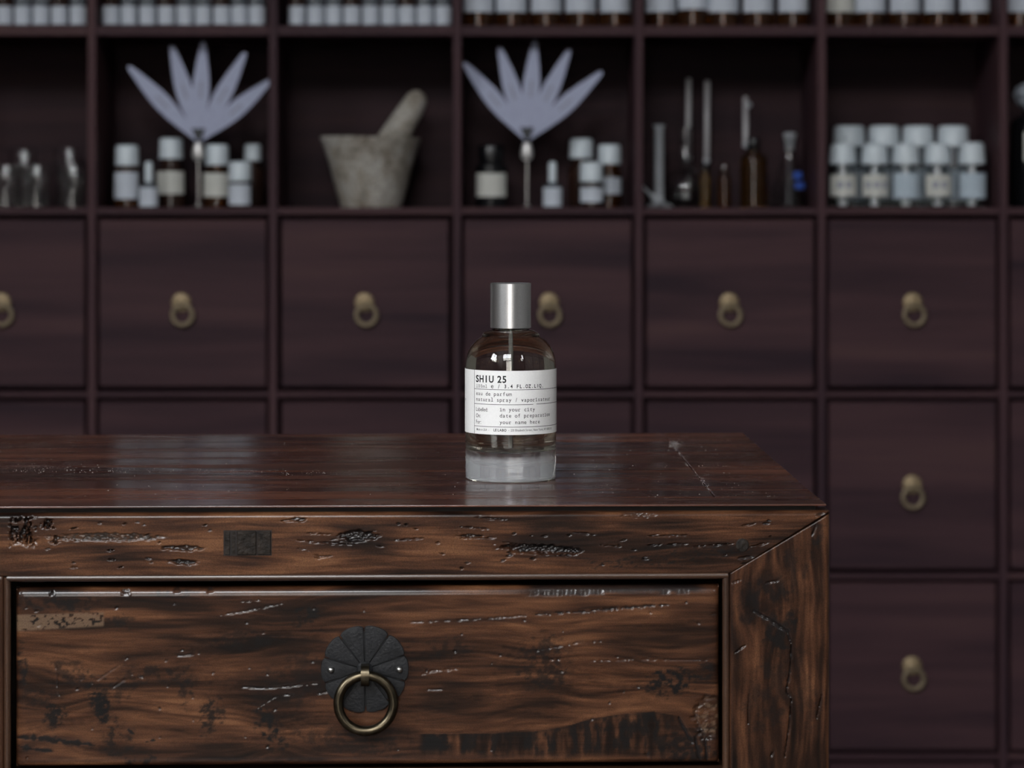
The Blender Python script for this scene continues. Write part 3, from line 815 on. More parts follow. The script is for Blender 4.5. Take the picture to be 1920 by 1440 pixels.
# ------------------------------------------------------------------ the wooden chest in front
HT = 0.155                       # camera height above the chest top
ZTOP = ZC - HT
D0 = F * HT / 545.0              # front right corner of the top, seen at y = 945
THETA = math.radians(1.6)
O3 = Vector(((1549 - PX) * D0 / F, D0, ZTOP))
EX = Vector((math.cos(THETA), math.sin(THETA), 0)); EY = Vector((-math.sin(THETA), math.cos(THETA), 0))

def on_front(px, py, yf=0.0):
    """photo pixel -> chest-local (x, z) on the plane local y = yf"""
    d = Vector(((px - PX) / F, 1.0, -(py - HY) / F))
    C = Vector((0, 0, ZC))
    t = ((O3 + EY * yf - C).dot(EY)) / d.dot(EY)
    q = C + d * t - O3
    return q.dot(EX), q.z
def on_top(px, py):
    d = Vector(((px - PX) / F, 1.0, -(py - HY) / F))
    t = -HT / d.z
    q = Vector((0, 0, ZC)) + d * t - O3
    return Vector((q.dot(EX), q.dot(EY)))
def to_px(X, Z, yf):
    wx = O3.x + X * EX.x + yf * EY.x; wy = O3.y + X * EX.y + yf * EY.y
    return PX + F * wx / wy, HY - F * (O3.z + Z - ZC) / wy

def slab(name, quad, yf, th, er, step, mat, parent, feat=None, radii=None):
    """board whose front is a fine grid over a quad (BL, BR, TR, TL in local x, z): rounded edges, gouges and figure from feat(px, py)"""
    (ax, az), (bx, bz), (cx, cz), (dx, dz) = quad
    wid = max(math.hypot(bx - ax, bz - az), math.hypot(cx - dx, cz - dz)); hei = max(math.hypot(dx - ax, dz - az), math.hypot(cx - bx, cz - bz))
    def samples(L):
        e = er * np.array([0, 0.06, 0.18, 0.36, 0.62, 1.0])
        mid = np.linspace(er, L - er, max(3, int(round((L - 2 * er) / step)) + 1))
        return np.concatenate([e[:-1], mid, (L - e[:-1])[::-1]]) / L
    us, vs = samples(wid), samples(hei)
    U, V = np.meshgrid(us, vs)
    X = (ax * (1 - U) + bx * U) * (1 - V) + (dx * (1 - U) + cx * U) * V
    Z = (az * (1 - U) + bz * U) * (1 - V) + (dz * (1 - U) + cz * U) * V
    rl, rr_, rb, rt = radii or (er,) * 4       # edge radius left, right, bottom, top
    ex = np.maximum(np.clip(1 - U * wid / rl, 0, 1), np.clip(1 - (1 - U) * wid / rr_, 0, 1))
    ez = np.maximum(np.clip(1 - V * hei / rb, 0, 1), np.clip(1 - (1 - V) * hei / rt, 0, 1))
    q = np.clip(np.hypot(ex, ez), 0, 1)
    er = np.where(ex > ez, np.where(U < 0.5, rl, rr_), np.where(V < 0.5, rb, rt))
    Y = yf + er * (1 - np.sqrt(np.maximum(0, 1 - q * q)))
    tone = np.full(X.shape, 0.5); dark = np.zeros(X.shape); pale = np.zeros(X.shape)
    if feat:
        px, py = to_px(X, Z, yf)
        dep, tone, dark, pale = feat(px, py)
        Y = Y + dep * (1 - q * 0.6)
    nv, nu = X.shape
    verts = np.stack([X, Y, Z], -1).reshape(-1, 3)
    idx = np.arange(nv * nu).reshape(nv, nu)
    quads = np.stack([idx[:-1, :-1], idx[:-1, 1:], idx[1:, 1:], idx[1:, :-1]], -1).reshape(-1, 4)
    border = np.concatenate([idx[0, :], idx[1:, -1], idx[-1, :-1][::-1], idx[1:-1, 0][::-1]])
    nb = len(border); base = nv * nu
    bv = verts[border].copy(); bv[:, 1] = yf + th
    allv = np.concatenate([verts, bv])
    faces = quads.tolist()
    for i in range(nb):
        j = (i + 1) % nb
        faces.append((int(border[j]), int(border[i]), base + i, base + j))
    faces.append(tuple(range(base + nb - 1, base - 1, -1)))
    me = bpy.data.meshes.new(name)
    me.from_pydata(allv.tolist(), [], faces); me.update()
    me.shade_smooth(); me.set_sharp_from_angle(angle=math.radians(60))
    for nm, arr, dflt in (('tone', tone, 0.45), ('dark', dark, 0.0), ('pale', pale, 0.0)):
        at = me.attributes.new(nm, 'FLOAT', 'POINT')
        at.data.foreach_set('value', np.concatenate([np.clip(arr, 0, 1).reshape(-1), np.full(nb, dflt)]).astype(np.float32))
    me.materials.append(mat)
    return link(name, me, parent)

# wear painting helpers, all in photo pixels on the chest front
def blob(x, y, cx, cy, rx, ry, ang=0.0, rag=0.5, seed=0, soft=0.35):
    a = math.radians(ang); c, s = math.cos(a), math.sin(a)
    u = ((x - cx) * c + (y - cy) * s) / rx; v = (-(x - cx) * s + (y - cy) * c) / ry
    d = np.sqrt(u * u + v * v) + rag * (fbm(x / 9 + seed, y / 5 + seed * 3, seed, 3) - 0.5) * 1.6
    return 1 - sstep(1 - soft, 1 + soft * 0.3, d)
def stroke(x, y, pts, w, seed=0, rag=0.5, taper=True):
    best = np.zeros(x.shape)
    tot = sum(math.dist(a, b) for a, b in zip(pts, pts[1:])); acc = 0
    for (x0, y0), (x1, y1) in zip(pts, pts[1:]):
        L = max(1e-6, math.dist((x0, y0), (x1, y1)))
        t = np.clip(((x - x0) * (x1 - x0) + (y - y0) * (y1 - y0)) / (L * L), 0, 1)
        d = np.hypot(x - x0 - t * (x1 - x0), y - y0 - t * (y1 - y0))
        g = (acc + t * L) / tot
        ww = w * (np.sqrt(np.maximum(0.02, 4 * g * (1 - g))) if taper else 1.0) * (1 + rag * (vnoise(x / 7, y / 7, seed) - 0.5) * 2)
        best = np.maximum(best, 1 - sstep(ww * 0.4, ww, d)); acc += L
    return best

def grain_h(px, py, seed, knots=(), fx=1 / 210, fz=1 / 15):
    w = py + 16 * (fbm(px / 260, py / 90, seed, 3) - 0.5) * 2
    for (cx, cy, sx, sy, amp) in knots:
        g = np.exp(-((px - cx) / sx) ** 2 - ((py - cy) / sy) ** 2)
        w = w + 0.6 * amp * g * (py - cy)
    t1 = fbm(px * fx, w * fz, seed + 3, 4, 0.55)
    t2 = fbm(px * fx * 2.2, w * fz * 3.4, seed + 9, 3, 0.6)
    big = fbm(px / 170, py / 60, seed + 21, 3)
    return 0.5 + (t1 - 0.5) * 0.72 + (t2 - 0.5) * 0.5 + (big - 0.5) * 0.7

M_ = 0.000284  # metres per pixel on the chest front
def rail_feat(px, py):
    tone = grain_h(px, py, 11, [(670, 1005, 70, 22, 1.2), (1010, 1030, 110, 26, 1.1), (120, 1010, 130, 20, 0.8)]) + 0.035
    tone += 0.10 * sstep(300, 420, px) * (1 - sstep(560, 700, px)) - 0.05 * sstep(1150, 1300, px)
    dep = np.zeros(px.shape); dark = np.zeros(px.shape); pale = np.zeros(px.shape)
    rough = fbm(px / 3.2, py / 2.4, 5, 2)
    def gouge(m, depth, dk=0.9, rg=0.6):
        nonlocal dep, dark
        dep = np.maximum(dep, m * depth * (1 - rg * 0.5 + rg * rough)); dark = np.maximum(dark, m * dk)
    for (cx, cy, rx, ry, an, dp, dk) in [(345, 1028, 40, 5.5, 0, 0.0012, 0.85), (345, 1054, 30, 5.5, 2, 0.0012, 0.95), (672, 1005, 38, 10, -4, 0.0018, 0.9), (560, 974, 16, 4, 0, 0.0012, 0.8),
                                         (1012, 1030, 80, 9, 3, 0.0024, 0.55), (985, 1031, 14, 6, -10, 0.002, 0.95), (1060, 1032, 30, 6, 2, 0.0018, 0.9), (1195, 965, 32, 4, 3, 0.0012, 0.4),
                                         (1400, 1046, 16, 4, 0, 0.0009, 0.7), (880, 1005, 26, 3.5, 0, 0.0014, 0.7), (1540, 966, 10, 4, 4, 0.0012, 0.7)]:
        gouge(blob(px, py, cx, cy, rx, ry, an, 0.55, int(cx)), dp, dk)
    for k, pts in enumerate([[(545, 1011), (600, 1018), (665, 1021)], [(575, 1000), (620, 1001)], [(558, 1028), (580, 1032)], [(575, 1038), (600, 1044), (622, 1042)], [(590, 1046), (606, 1047)],
                             [(520, 977), (560, 976)], [(735, 1013), (795, 1009)], [(705, 1023), (726, 1025)], [(862, 1009), (940, 1008)], [(890, 970), (950, 974)], [(862, 987), (925, 992)], [(1073, 998), (1115, 1003)],
                             [(1124, 1021), (1165, 1025)], [(1210, 1005), (1290, 1003)], [(1215, 1022), (1290, 1020)], [(1390, 986), (1416, 981)], [(1160, 968), (1215, 970)], [(940, 1016), (985, 1022)], [(1300, 1025), (1375, 1019)], [(1400, 1026), (1440, 1018)]]):
        gouge(stroke(px, py, pts, 2.3, k, 0.8) * sstep(0.3, 0.5, fbm(px / 9, py / 4, 200 + k, 2)), 0.0008, 0.25, 0.6)
    # worm-eaten corner at the left and a patched strip
    ch = sstep(16, 22, px) * (1 - sstep(58, 74, px)) * sstep(965, 974, py) * (1 - sstep(1012, 1026, py + 10 * (vnoise(px / 9, px * 0, 2) - 0.5)))
    ch = np.maximum(ch, blob(px, py, 90, 982, 14, 10, 0, 0.5, 4))
    holes = sstep(0.46, 0.62, fbm(px / 3.2, py / 8, 31, 3))
    gouge(ch * holes, 0.0022, 0.8)
    st = blob(px, py, 200, 1007, 108, 8.5, 0, 0.35, 8, 0.2)
    dep = np.maximum(dep, st * 0.0005 * (0.5 + rough)); dark = np.maximum(dark, st * (0.45 + 0.5 * sstep(0.45, 0.62, fbm(px / 6, py / 4, 14, 2)))); pale = np.maximum(pale, st * 0.10)
    gouge(blob(px, py, 106, 1012, 13, 10, 0, 0.5, 12) * holes, 0.0016, 0.8)
    rr = random.Random(4)
    for k in range(60):
        cx, cy = rr.uniform(40, 1500), rr.uniform(975, 1066)
        if 405 < cx < 525: continue
        gouge(blob(px, py, cx, cy, rr.uniform(2, 7), rr.uniform(1.2, 2.6), rr.uniform(-25, 15), 0.4, k), rr.uniform(0.0005, 0.0014), rr.uniform(0.3, 1.0))
    # crackled zone above the drawer's right half
    ck = blob(px, py, 1190, 1054, 110, 13, -2, 0.5, 40) + blob(px, py, 1330, 1035, 90, 16, -5, 0.5, 41)
    dark = np.maximum(dark, np.clip(ck, 0, 1) * sstep(0.52, 0.66, fbm(px / 5, py / 3.2, 77, 3)) * 0.85)
    return dep, tone, dark, pale

def drawer_feat(px, py):
    tone = grain_h(px, py, 23, [(1262, 1278, 100, 42, 2.2), (215, 1290, 90, 50, 1.6), (540, 1175, 60, 40, 1.2), (110, 1340, 50, 40, 1.5), (1010, 1260, 70, 60, 1.0), (515, 1380, 50, 50, 1.4)], 1 / 240, 1 / 22)
    tone += 0.02 + 0.13 * blob(px, py, 300, 1368, 330, 34, -4, 0.4, 3) + 0.10 * blob(px, py, 980, 1330, 260, 42, -8, 0.4, 5) + 0.09 * blob(px, py, 1100, 1170, 220, 12, -3, 0.4, 9) + 0.1 * blob(px, py, 330, 1205, 200, 14, -5, 0.4, 6)
    tone -= 0.10 * blob(px, py, 560, 1240, 240, 60, 0, 0.5, 7) + 0.10 * blob(px, py, 1010, 1270, 90, 70, 0, 0.5, 15)
    dep = np.zeros(px.shape); dark = np.zeros(px.shape); pale = np.zeros(px.shape)
    rough = fbm(px / 3.0, py / 2.4, 5, 2); mott = fbm(px / 11, py / 9, 61, 5, 0.6)
    def gouge(m, depth, dk=0.9, rg=0.6):
        nonlocal dep, dark
        dep = np.maximum(dep, m * depth * (1 - rg * 0.5 + rg * rough)); dark = np.maximum(dark, m * dk)
    def stain(m, a, lo=0.40, hi=0.62):
        nonlocal dark
        dark = np.maximum(dark, m * a * sstep(lo + 0.03, hi + 0.05, mott))
    # pale inlaid repair at the left
    pm = sstep(26, 30, px) * (1 - sstep(193, 196, px)) * sstep(1151, 1155, py + (px - 30) * 0.03) * (1 - sstep(1181, 1186, py + (px - 30) * 0.06))
    fl = fbm(px / 7, py / 5, 162, 4)
    pale = np.maximum(pale, pm * 0.85)
    dark = np.maximum(dark, pm * 0.85 * sstep(0.56, 0.66, fl)); pale = pale * (1 - pm * sstep(0.54, 0.64, fl))
    stain(blob(px, py, 225, 1166, 34, 18, 0, 0.4, 18), 0.8, 0.35, 0.6)
    stain(blob(px, py, 105, 1128, 95, 24, 0, 0.5, 19), 0.85, 0.34, 0.6)
    stain(blob(px, py, 330, 1112, 60, 9, 0, 0.5, 20), 0.8)
    for (cx, cy, rx, ry, an, a) in [(190, 1325, 18, 55, -30, 1.0), (104, 1338, 22, 26, 0, 0.95), (150, 1270, 60, 22, 25, 0.7), (300, 1262, 70, 14, 8, 0.7), (235, 1286, 40, 20, -35, 0.6), (350, 1288, 14, 40, 10, 0.75), (390, 1345, 16, 40, 4, 0.9), (413, 1330, 9, 26, 0, 0.8),
                                    (505, 1365, 22, 48, -28, 1.0), (575, 1152, 26, 16, -20, 0.95), (460, 1200, 50, 16, 0, 0.6), (600, 1236, 60, 14, 0, 0.5), (220, 1390, 30, 30, 0, 0.8), (265, 1430, 40, 14, 0, 0.9), (40, 1250, 12, 40, 0, 0.9), (660, 1390, 120, 22, 5, 0.55),
                                    (840, 1215, 40, 20, 0, 0.6), (1020, 1245, 46, 50, 0, 0.75), (1262, 1278, 52, 24, -3, 1.0), (1320, 1260, 16, 20, 30, 0.8), (1290, 1410, 60, 40, 0, 0.9), (60, 1305, 50, 16, 0, 0.6), (580, 1280, 90, 40, 0, 0.5)]:
        stain(blob(px, py, cx, cy, rx * 1.15, ry * 1.15, an, 0.6, int(cx)), a, 0.33, 0.56)
    # black filler strips low at the left
    for k, pts in enumerate([[(26, 1383), (80, 1384), (120, 1389), (178, 1398)], [(34, 1399), (60, 1405), (98, 1408)], [(272, 1391), (292, 1388)], [(238, 1368), (252, 1376)]]):
        gouge(stroke(px, py, pts, 7 if k < 2 else 4, k, 0.9), 0.0001, 0.97)
    # cracks and scratches
    for k, (pts, w, dk) in enumerate([([(440, 1287), (500, 1291), (600, 1280)], 2.6, 0.7), ([(478, 1330), (520, 1304), (600, 1300)], 1.8, 0.6), ([(172, 1282), (230, 1243)], 1.6, 0.4), ([(145, 1280), (162, 1266)], 1.4, 0.4), ([(210, 1290), (252, 1262)], 3.5, 0.5),
                                      ([(105, 1240), (108, 1300), (118, 1310)], 1.6, 0.6), ([(412, 1153), (465, 1145), (540, 1128)], 2.2, 0.6), ([(450, 1128), (490, 1124)], 2.0, 0.3), ([(330, 1230), (375, 1225)], 2.2, 0.8), ([(1000, 1152), (1070, 1148), (1180, 1139), (1260, 1133)], 4.0, 0.9),
                                      ([(760, 1167), (900, 1160), (1000, 1153)], 2.2, 0.5), ([(790, 1265), (810, 1258), (860, 1254)], 3.2, 0.2), ([(780, 1295), (830, 1292)], 3.2, 0.2), ([(1085, 1240), (1200, 1236), (1340, 1238)], 1.9, 0.1), ([(1000, 1221), (1080, 1206), (1150, 1200)], 2.0, 0.6),
                                      ([(600, 1300), (640, 1290)], 2.0, 0.5)]):
        gouge(stroke(px, py, pts, w * 0.85, 50 + k, 0.9) * sstep(0.28, 0.5, fbm(px / 10, py / 5, 300 + k, 2)), 0.00042, dk, 0.6)
    # blackened, eaten upper edge at the right
    lim = 1107 + 9 * vnoise(px / 55, px * 0, 8) + 5 * vnoise(px / 14, px * 0, 9)
    ed = sstep(970, 1010, px) * (1 - sstep(1300, 1330, px)) * (1 - sstep(-1.0, 1.5, py - lim))
    gouge(ed, 0.0004, 0.86, 0.9)
    # figured dark crotch low at the right
    edge = np.interp(px, [780, 910, 1000, 1060, 1110, 1160, 1225, 1290], [1376, 1375, 1371, 1362, 1347, 1339, 1334, 1345])
    rimm = np.exp(-((py - edge + 5) / 5.0) ** 2) * sstep(775, 800, px) * (1 - sstep(1150, 1230, px))
    tone = tone + 0.16 * rimm
    cr = sstep(-0.5, 2.0, py - edge) * sstep(778, 800, px) * (1 - sstep(1230, 1290, px)) * (1 - sstep(1402, 1428, py + 10 * (vnoise(px / 30, px * 0, 4) - 0.5)))
    vs = fbm(px / 13, py / 60, 91, 4)
    tone = tone * (1 - cr) + cr * (0.40 + (vs - 0.5) * 1.1)
    dark = np.maximum(dark, cr * sstep(0.46, 0.62, fbm(px / 11, py / 34, 93, 4)) * 0.9)
    dark = np.maximum(dark, cr * 0.75 * np.exp(-((py - edge) / 5.0) ** 2)); dark = np.maximum(dark, cr * blob(px, py, 812, 1396, 34, 26, 0, 0.5, 71))
    # broken, filled corner
    bc = blob(px, py, 1331, 1346, 26, 36, 0, 0.4, 77)
    pale = np.maximum(pale, bc * 0.55 * sstep(0.4, 0.6, fbm(px / 7, py / 7, 95, 3)))
    rim = np.clip(blob(px, py, 1331, 1346, 32, 42, 0, 0.4, 77) - bc, 0, 1)
    gouge(np.maximum(rim, bc * 0.4), 0.0016, 0.75, 1.0)
    dark = np.where(bc > 0.5, dark * 0.6, dark)
    for pts in ([(1272, 1345), (1285, 1372), (1300, 1395)], [(1303, 1380), (1312, 1425)], [(1322, 1385), (1326, 1430)]):
        gouge(stroke(px, py, pts, 4.0, 3), 0.0008, 0.95)
    rr = random.Random(9)
    for k in range(60):
        cx, cy = rr.uniform(40, 1340), rr.uniform(1112, 1436)
        gouge(blob(px, py, cx, cy, rr.uniform(1.5, 5), rr.uniform(1.0, 2.2), rr.uniform(-25, 25), 0.4, k), rr.uniform(0.0004, 0.0010), rr.uniform(0.3, 1.0))
    for (cx, cy, rx, ry) in [(236, 1109, 9, 5), (332, 1105, 6, 4), (394, 1106, 6, 4), (98, 1113, 5, 3)]:
        gouge(blob(px, py, cx, cy, rx, ry, 0, 0.5, int(cx)), 0.0016, 0.7)
    return dep, tone, dark, pale

def stile_feat(px, py):
    wx = px + 9 * (fbm(px / 90, py / 160, 3, 3) - 0.5) * 2
    for (cx, cy, sx, sy, amp) in [(1430, 1130, 46, 75, -1.4), (1478, 1290, 34, 120, -0.9)]:
        wx = wx + amp * np.exp(-((px - cx) / sx) ** 2 - ((py - cy) / sy) ** 2) * (px - cx) + 0.25 * amp * np.exp(-((px - cx) / sx) ** 2 - ((py - cy) / sy) ** 2) * (py - cy)
    tone = 0.44 + (fbm(wx / 17, py / 210, 41, 4, 0.6) - 0.5) * 0.85 + (fbm(px / 60, py / 80, 47, 3) - 0.5) * 0.5
    tone += 0.10 * sstep(1500, 1530, px) + 0.08 * blob(px, py, 1470, 1120, 40, 60, 35, 0.5, 4) - 0.10 * blob(px, py, 1440, 1110, 55, 45, -30, 0.5, 6)
    tone += 0.05 * np.sin(wx / 2.1 + 3 * fbm(px / 40, py / 70, 5, 2))
    dep = np.zeros(px.shape); dark = np.zeros(px.shape); pale = np.zeros(px.shape)
    rough = fbm(px / 3.0, py / 3.0, 5, 2); mott = fbm(px / 12, py / 20, 68, 4)
    def gouge(m, depth, dk=0.9):
        nonlocal dep, dark
        dep = np.maximum(dep, m * depth * (0.6 + 0.7 * rough)); dark = np.maximum(dark, m * dk)
    for (cx, cy, rx, ry, an, a) in [(1440, 1115, 50, 40, -25, 0.8), (1395, 1140, 20, 50, 0, 0.7), (1465, 1180, 46, 42, 35, 0.9), (1490, 1060, 30, 60, 15, 0.6), (1440, 1300, 46, 80, 12, 0.55), (1510, 1290, 22, 90, -6, 0.4), (1530, 1000, 20, 26, 0, 0.7)]:
        dark = np.maximum(dark, blob(px, py, cx, cy, rx, ry, an, 0.6, int(cx)) * a * sstep(0.34, 0.62, mott))
    for k, (pts, w, dk) in enumerate([([(1412, 1145), (1440, 1160), (1476, 1184), (1484, 1210)], 3.2, 0.95), ([(1484, 1210), (1481, 1260), (1474, 1298), (1484, 1310)], 2.0, 0.9), ([(1484, 1310), (1480, 1360), (1471, 1420)], 2.0, 0.8), ([(1376, 1225), (1400, 1208)], 2.0, 0.1),
                                      ([(1404, 1300), (1402, 1360)], 1.5, 0.6), ([(1530, 1350), (1541, 1300)], 1.5, 0.5), ([(1374, 1092), (1388, 1088)], 2.4, 0.1), ([(1434, 1093), (1460, 1089)], 2.0, 0.3), ([(1522, 1004), (1530, 985)], 2.0, 0.8), ([(1445, 1419), (1450, 1410)], 2.4, 0.3)]):
        gouge(stroke(px, py, pts, w, 70 + k), 0.0009, dk)
    return dep, tone, dark, pale

def chest():
    root = tag(empty('wooden_chest', (O3.x, O3.y, 0), THETA), 'old dark brown lacquered wooden chest with worn drawer front and polished top', 'chest')
    HZ = ZTOP
    def sub(o):
        return o
    lift = empty  # noqa
    # all local z below is measured from the chest top; parts sit at z = ZTOP
    holder = root
    parts = []
    WID = 0.905; DEP = (on_top(1393, 811.5) - on_top(1549, 945)).length
    # --- top planks
    def seam_y(py): return on_top(500, py).y
    s1, s2, s3 = seam_y(935), seam_y(884), seam_y(829)
    br = on_top(1393, 811.5); fr = Vector((0.0, 0.0))
    yb = br.y
    e0 = on_top(1335, 925); e1 = on_top(1258, 830)
    xside = lambda y: fr.x + (br.x - fr.x) * y / yb
    xend = lambda y: e0.x + (e1.x - e0.x) * (y - e0.y) / (e1.y - e0.y)
    XL = -WID; g = 0.0007
    tt = 0.0003
    def plank(y0, y1, mat=M_chest_top):
        parts.append(prism('top_plank', [(XL, y0 + g), (xend(y0) - 0.0002, y0 + g), (xend(y1) - 0.0002, y1 - g), (XL, y1 - g)], -0.016 + 0.0, 0, mat, root, 0.0009))
    # the front plank runs the full width, the right end board closes the others
    v0 = prism('top_plank', [(XL, 0.0), (0.0, 0.0), (xside(s1), s1 - g), (XL, s1 - g)], -tt - 0.0006, 0, M_chest_top, root, 0.0003); parts.append(v0)
    plank(s1, s2); plank(s2, s3); plank(s3, yb)
    parts.append(prism('end_board', [(xend(s1) + 0.0002, s1 + g), (xside(s1), s1 + g), (xside(yb), yb), (xend(yb) + 0.0002, yb)], -0.016, 0, M_chest_top, root, 0.0006))
    # groove below the top's edge, its shade put in as near-black colour
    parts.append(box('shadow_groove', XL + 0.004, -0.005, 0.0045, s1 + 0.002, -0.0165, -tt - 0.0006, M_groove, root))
    # --- front rail (mitred at the right), face a little proud of the top's edge
    yr = -0.0022
    xr, z_top = on_front(1556.5, 957.5, yr); z_top = -0.0036
    xb_, zb_ = on_front(1368, 1076, yr)
    xtr, ztr = on_front(1556.5, 974, yr)
    xsr_ = on_front(1556.5, 1200, yr)[0]
    zbl = on_front(200, 1079, yr)[1]; zb = (zb_ + zbl) / 2
    parts.append(slab('front_rail', [(on_front(-40, 1080, yr)[0], zb), (xb_, zb), (xsr_, z_top), (on_front(-40, 960, yr)[0], z_top)], yr, 0.02, 0.0040, 0.0006, M_chest, root, rail_feat, radii=(0.0002, 0.0005, 0.0010, 0.0040)))
    parts.append(slab('front_rail_left', [(XL + 0.05, zb), (on_front(-40, 1080, yr)[0], zb), (on_front(-40, 960, yr)[0], z_top), (XL + 0.001, z_top)], yr, 0.02, 0.0022, 0.004, M_chest, root, radii=(0.001, 0.0002, 0.0010, 0.0024)))
    parts[-1].name = 'front_rail'
    # through-tenon end in the rail, peg at the mitre
    x0, z0 = on_front(419, 1042, yr); x1, z1 = on_front(509.5, 994, yr)
    parts.append(box('mortise', x0, x1, yr - 0.0001, yr + 0.01, z0, z1, M_groove, root))
    for (xa, xb, pr) in ((420.5, 432, 0.0002), (433.5, 442.5, 0.0), (444, 481, 0.0004), (482.2, 508.5, 0.0003)):
        x0, z0 = on_front(xa, 1041, yr); x1, z1 = on_front(xb, 995, yr)
        parts.append(box('tenon_end', x0, x1, yr - 0.0002 - pr, yr + 0.01, z0, z1, M_endgrain, root, bev=0.0005))
    px_, pz_ = on_front(1392, 1022, yr)
    v, f = lathe_vf([(0, 0), (0.0036, 0), (0.0036, 0.0060), (0.0032, 0.0064), (0, 0.0066)], 20)
    parts.append(mesh_obj('peg', [(x, -z, y) for x, y, z in v], f, M_endgrain, root, loc=(px_, yr + 0.006, pz_)))
    # --- right stile
    zf = -ZTOP
    xsl = on_front(1368, 1200, yr)[0]; xsr = on_front(1556.5, 1200, yr)[0]
    zdeep = on_front(1400, 1480, yr)[1]
    parts.append(slab('stile', [(xsl, zdeep), (xsr, zdeep), (xsr, z_top - 0.0012), (xsl, zb - 0.0002)], yr, 0.025, 0.0024, 0.0006, M_chest_v, root, stile_feat, radii=(0.0014, 0.0030, 0.0005, 0.0005)))
    parts.append(box('stile', xsl, xsr, yr + 0.0005, yr + 0.025, zf, zdeep, M_chest_plain_v, root, bev=0.002))
    # --- beads round the drawer opening
    rbead = 0.0019
    xo0 = on_front(13, 1200, yr)[0]; xo1 = on_front(1361.5, 1200, yr)[0]
    zbead = zb - 0.0012
    def bead(name, a, b, mat):
        v, f = tube_vf([a, b], rbead, 14)
        o = mesh_obj(name, v, f, mat, root); parts.append(o)
    bead('bead_moulding', (xo0, yr + 0.0013, zbead), (xo1 + 0.001, yr + 0.0013, zbead), M_bead)
    bead('bead_moulding', (xo1, yr + 0.0016, zbead + 0.0006), (xo1, yr + 0.0016, zdeep), M_bead_v)
    bead('bead_moulding', (xo0, yr + 0.0016, zbead + 0.0006), (xo0, yr + 0.0016, zdeep), M_bead_v)
    # thin quirk strip between rail and bead
    parts.append(box('quirk', xo0 - 0.003, xo1 + 0.003, yr + 0.0025, yr + 0.02, zb - 0.003, zb - 0.0002, M_groove, root))
    # --- drawer
    yd = yr + 0.0030
    xd0, zd1 = on_front(29, 1099, yd); xd1 = on_front(1349, 1200, yd)[0]
    zd1 = (on_front(29, 1102, yd)[1] + on_front(1349, 1097, yd)[1]) / 2
    zd0 = on_front(700, 1434, yd)[1]
    dr = slab('drawer', [(xd0, zd0), (xd1, zd0), (xd1, zd1), (xd0, zd1)], yd, 0.018, 0.0045, 0.0006, M_chest, root, drawer_feat, radii=(0.003, 0.003, 0.003, 0.0045)); parts.append(dr)
    # drawer box coloured near black, standing in for shade behind the gaps
    box('drawer_box', xd0 + 0.006, xd1 - 0.006, yd + 0.016, 0.36, zd0 + 0.006, zd1 - 0.006, M_groove, dr)
    # drawer pull
    kx, kz = on_front(684, 1254, yd)
    k = 0.000283
    for i in range(10):
        a0, a1 = 2 * math.pi * (i + 0.0) / 10 - 0.02, 2 * math.pi * (i + 1.0) / 10 - 0.02
        ri, ro = 8 * k, 82 * k
        ga = 0.017
        outl = []
        n = 11
        am = (a0 + a1) / 2
        for q in range(n):
            t = q / (n - 1); a = a0 + ga + (a1 - a0 - 2 * ga) * t
            dr_ = ro * (1.0 - 0.035 * abs(2 * t - 1) ** 5 - 0.012 * (2 * t - 1) ** 2)
            outl.append((dr_ * math.sin(a), dr_ * math.cos(a)))
        inn = [(ri * math.sin(a1 - ga * 2), ri * math.cos(a1 - ga * 2)), (ri * math.sin(a0 + ga * 2), ri * math.cos(a0 + ga * 2))]
        poly = outl + inn; m = len(poly)
        cx = sum(p[0] for p in poly) / m; cz = sum(p[1] for p in poly) / m
        sh = lambda p, s: (cx + (p[0] - cx) * s, cz + (p[1] - cz) * s)
        v = [(p[0], 0.0002, p[1]) for p in poly] + [(p[0], -0.0010, p[1]) for p in poly] + [(sh(p, 0.965)[0], -0.0015, sh(p, 0.965)[1]) for p in poly] + [(sh(p, 0.5)[0], -0.0017, sh(p, 0.5)[1]) for p in poly]
        f = [tuple(range(m)), tuple(range(4 * m - 1, 3 * m - 1, -1))]
        for r in range(3):
            for j in range(m):
                l = (j + 1) % m
                f.append((r * m + l, r * m + j, (r + 1) * m + j, (r + 1) * m + l))
        o = mesh_obj('plate_petal', v, f, M_iron, dr, loc=(kx, yd, kz), smooth=20); fix_normals(o.data)
    v, f = lathe_vf([(0, -0.0004), (70 * k, -0.0004), (70 * k, 0.0005), (0, 0.0005)], 40)
    o = mesh_obj('plate_back', [(x, -z, y) for x, y, z in v], f, M_iron, dr, loc=(kx, yd, kz)); fix_normals(o.data)
    v, f = lathe_vf([(0, 0), (15 * k, 0), (15 * k, 0.0022), (12 * k, 0.0030), (0, 0.0032)], 28)
    o = mesh_obj('boss', [(x, -z, y) for x, y, z in v], f, M_iron, dr, loc=(kx, yd, kz)); fix_normals(o.data)
    for sx in (-63, 65):
        v, f = lathe_vf([(0, 0.0012), (6.5 * k, 0.0012), (6.5 * k, 0.0020), (5.4 * k, 0.0029), (3.0 * k, 0.0035), (0, 0.0037)], 20)
        o = mesh_obj('rivet', [(x, -z, y) for x, y, z in v], f, M_rivet, dr, loc=(kx + sx * k, yd, kz - 0.5 * k)); fix_normals(o.data)
        o['label'] = 'bright round rivet head'
    # ring and its strap
    rr_ = 9.2 * k
    ring_c = Vector((kx + 2.5 * k, yd - 0.0020 - rr_ - 0.0022, kz - 60 * k))
    v, f = tube_vf(ring_path(51.5 * k, 72), rr_, 16, True)
    o = mesh_obj('pull_ring', v, f, M_bronze, dr, loc=ring_c, rot=(math.radians(-3), 0, 0)); fix_normals(o.data)
    o['label'] = 'aged bronze ring hanging from the plate'
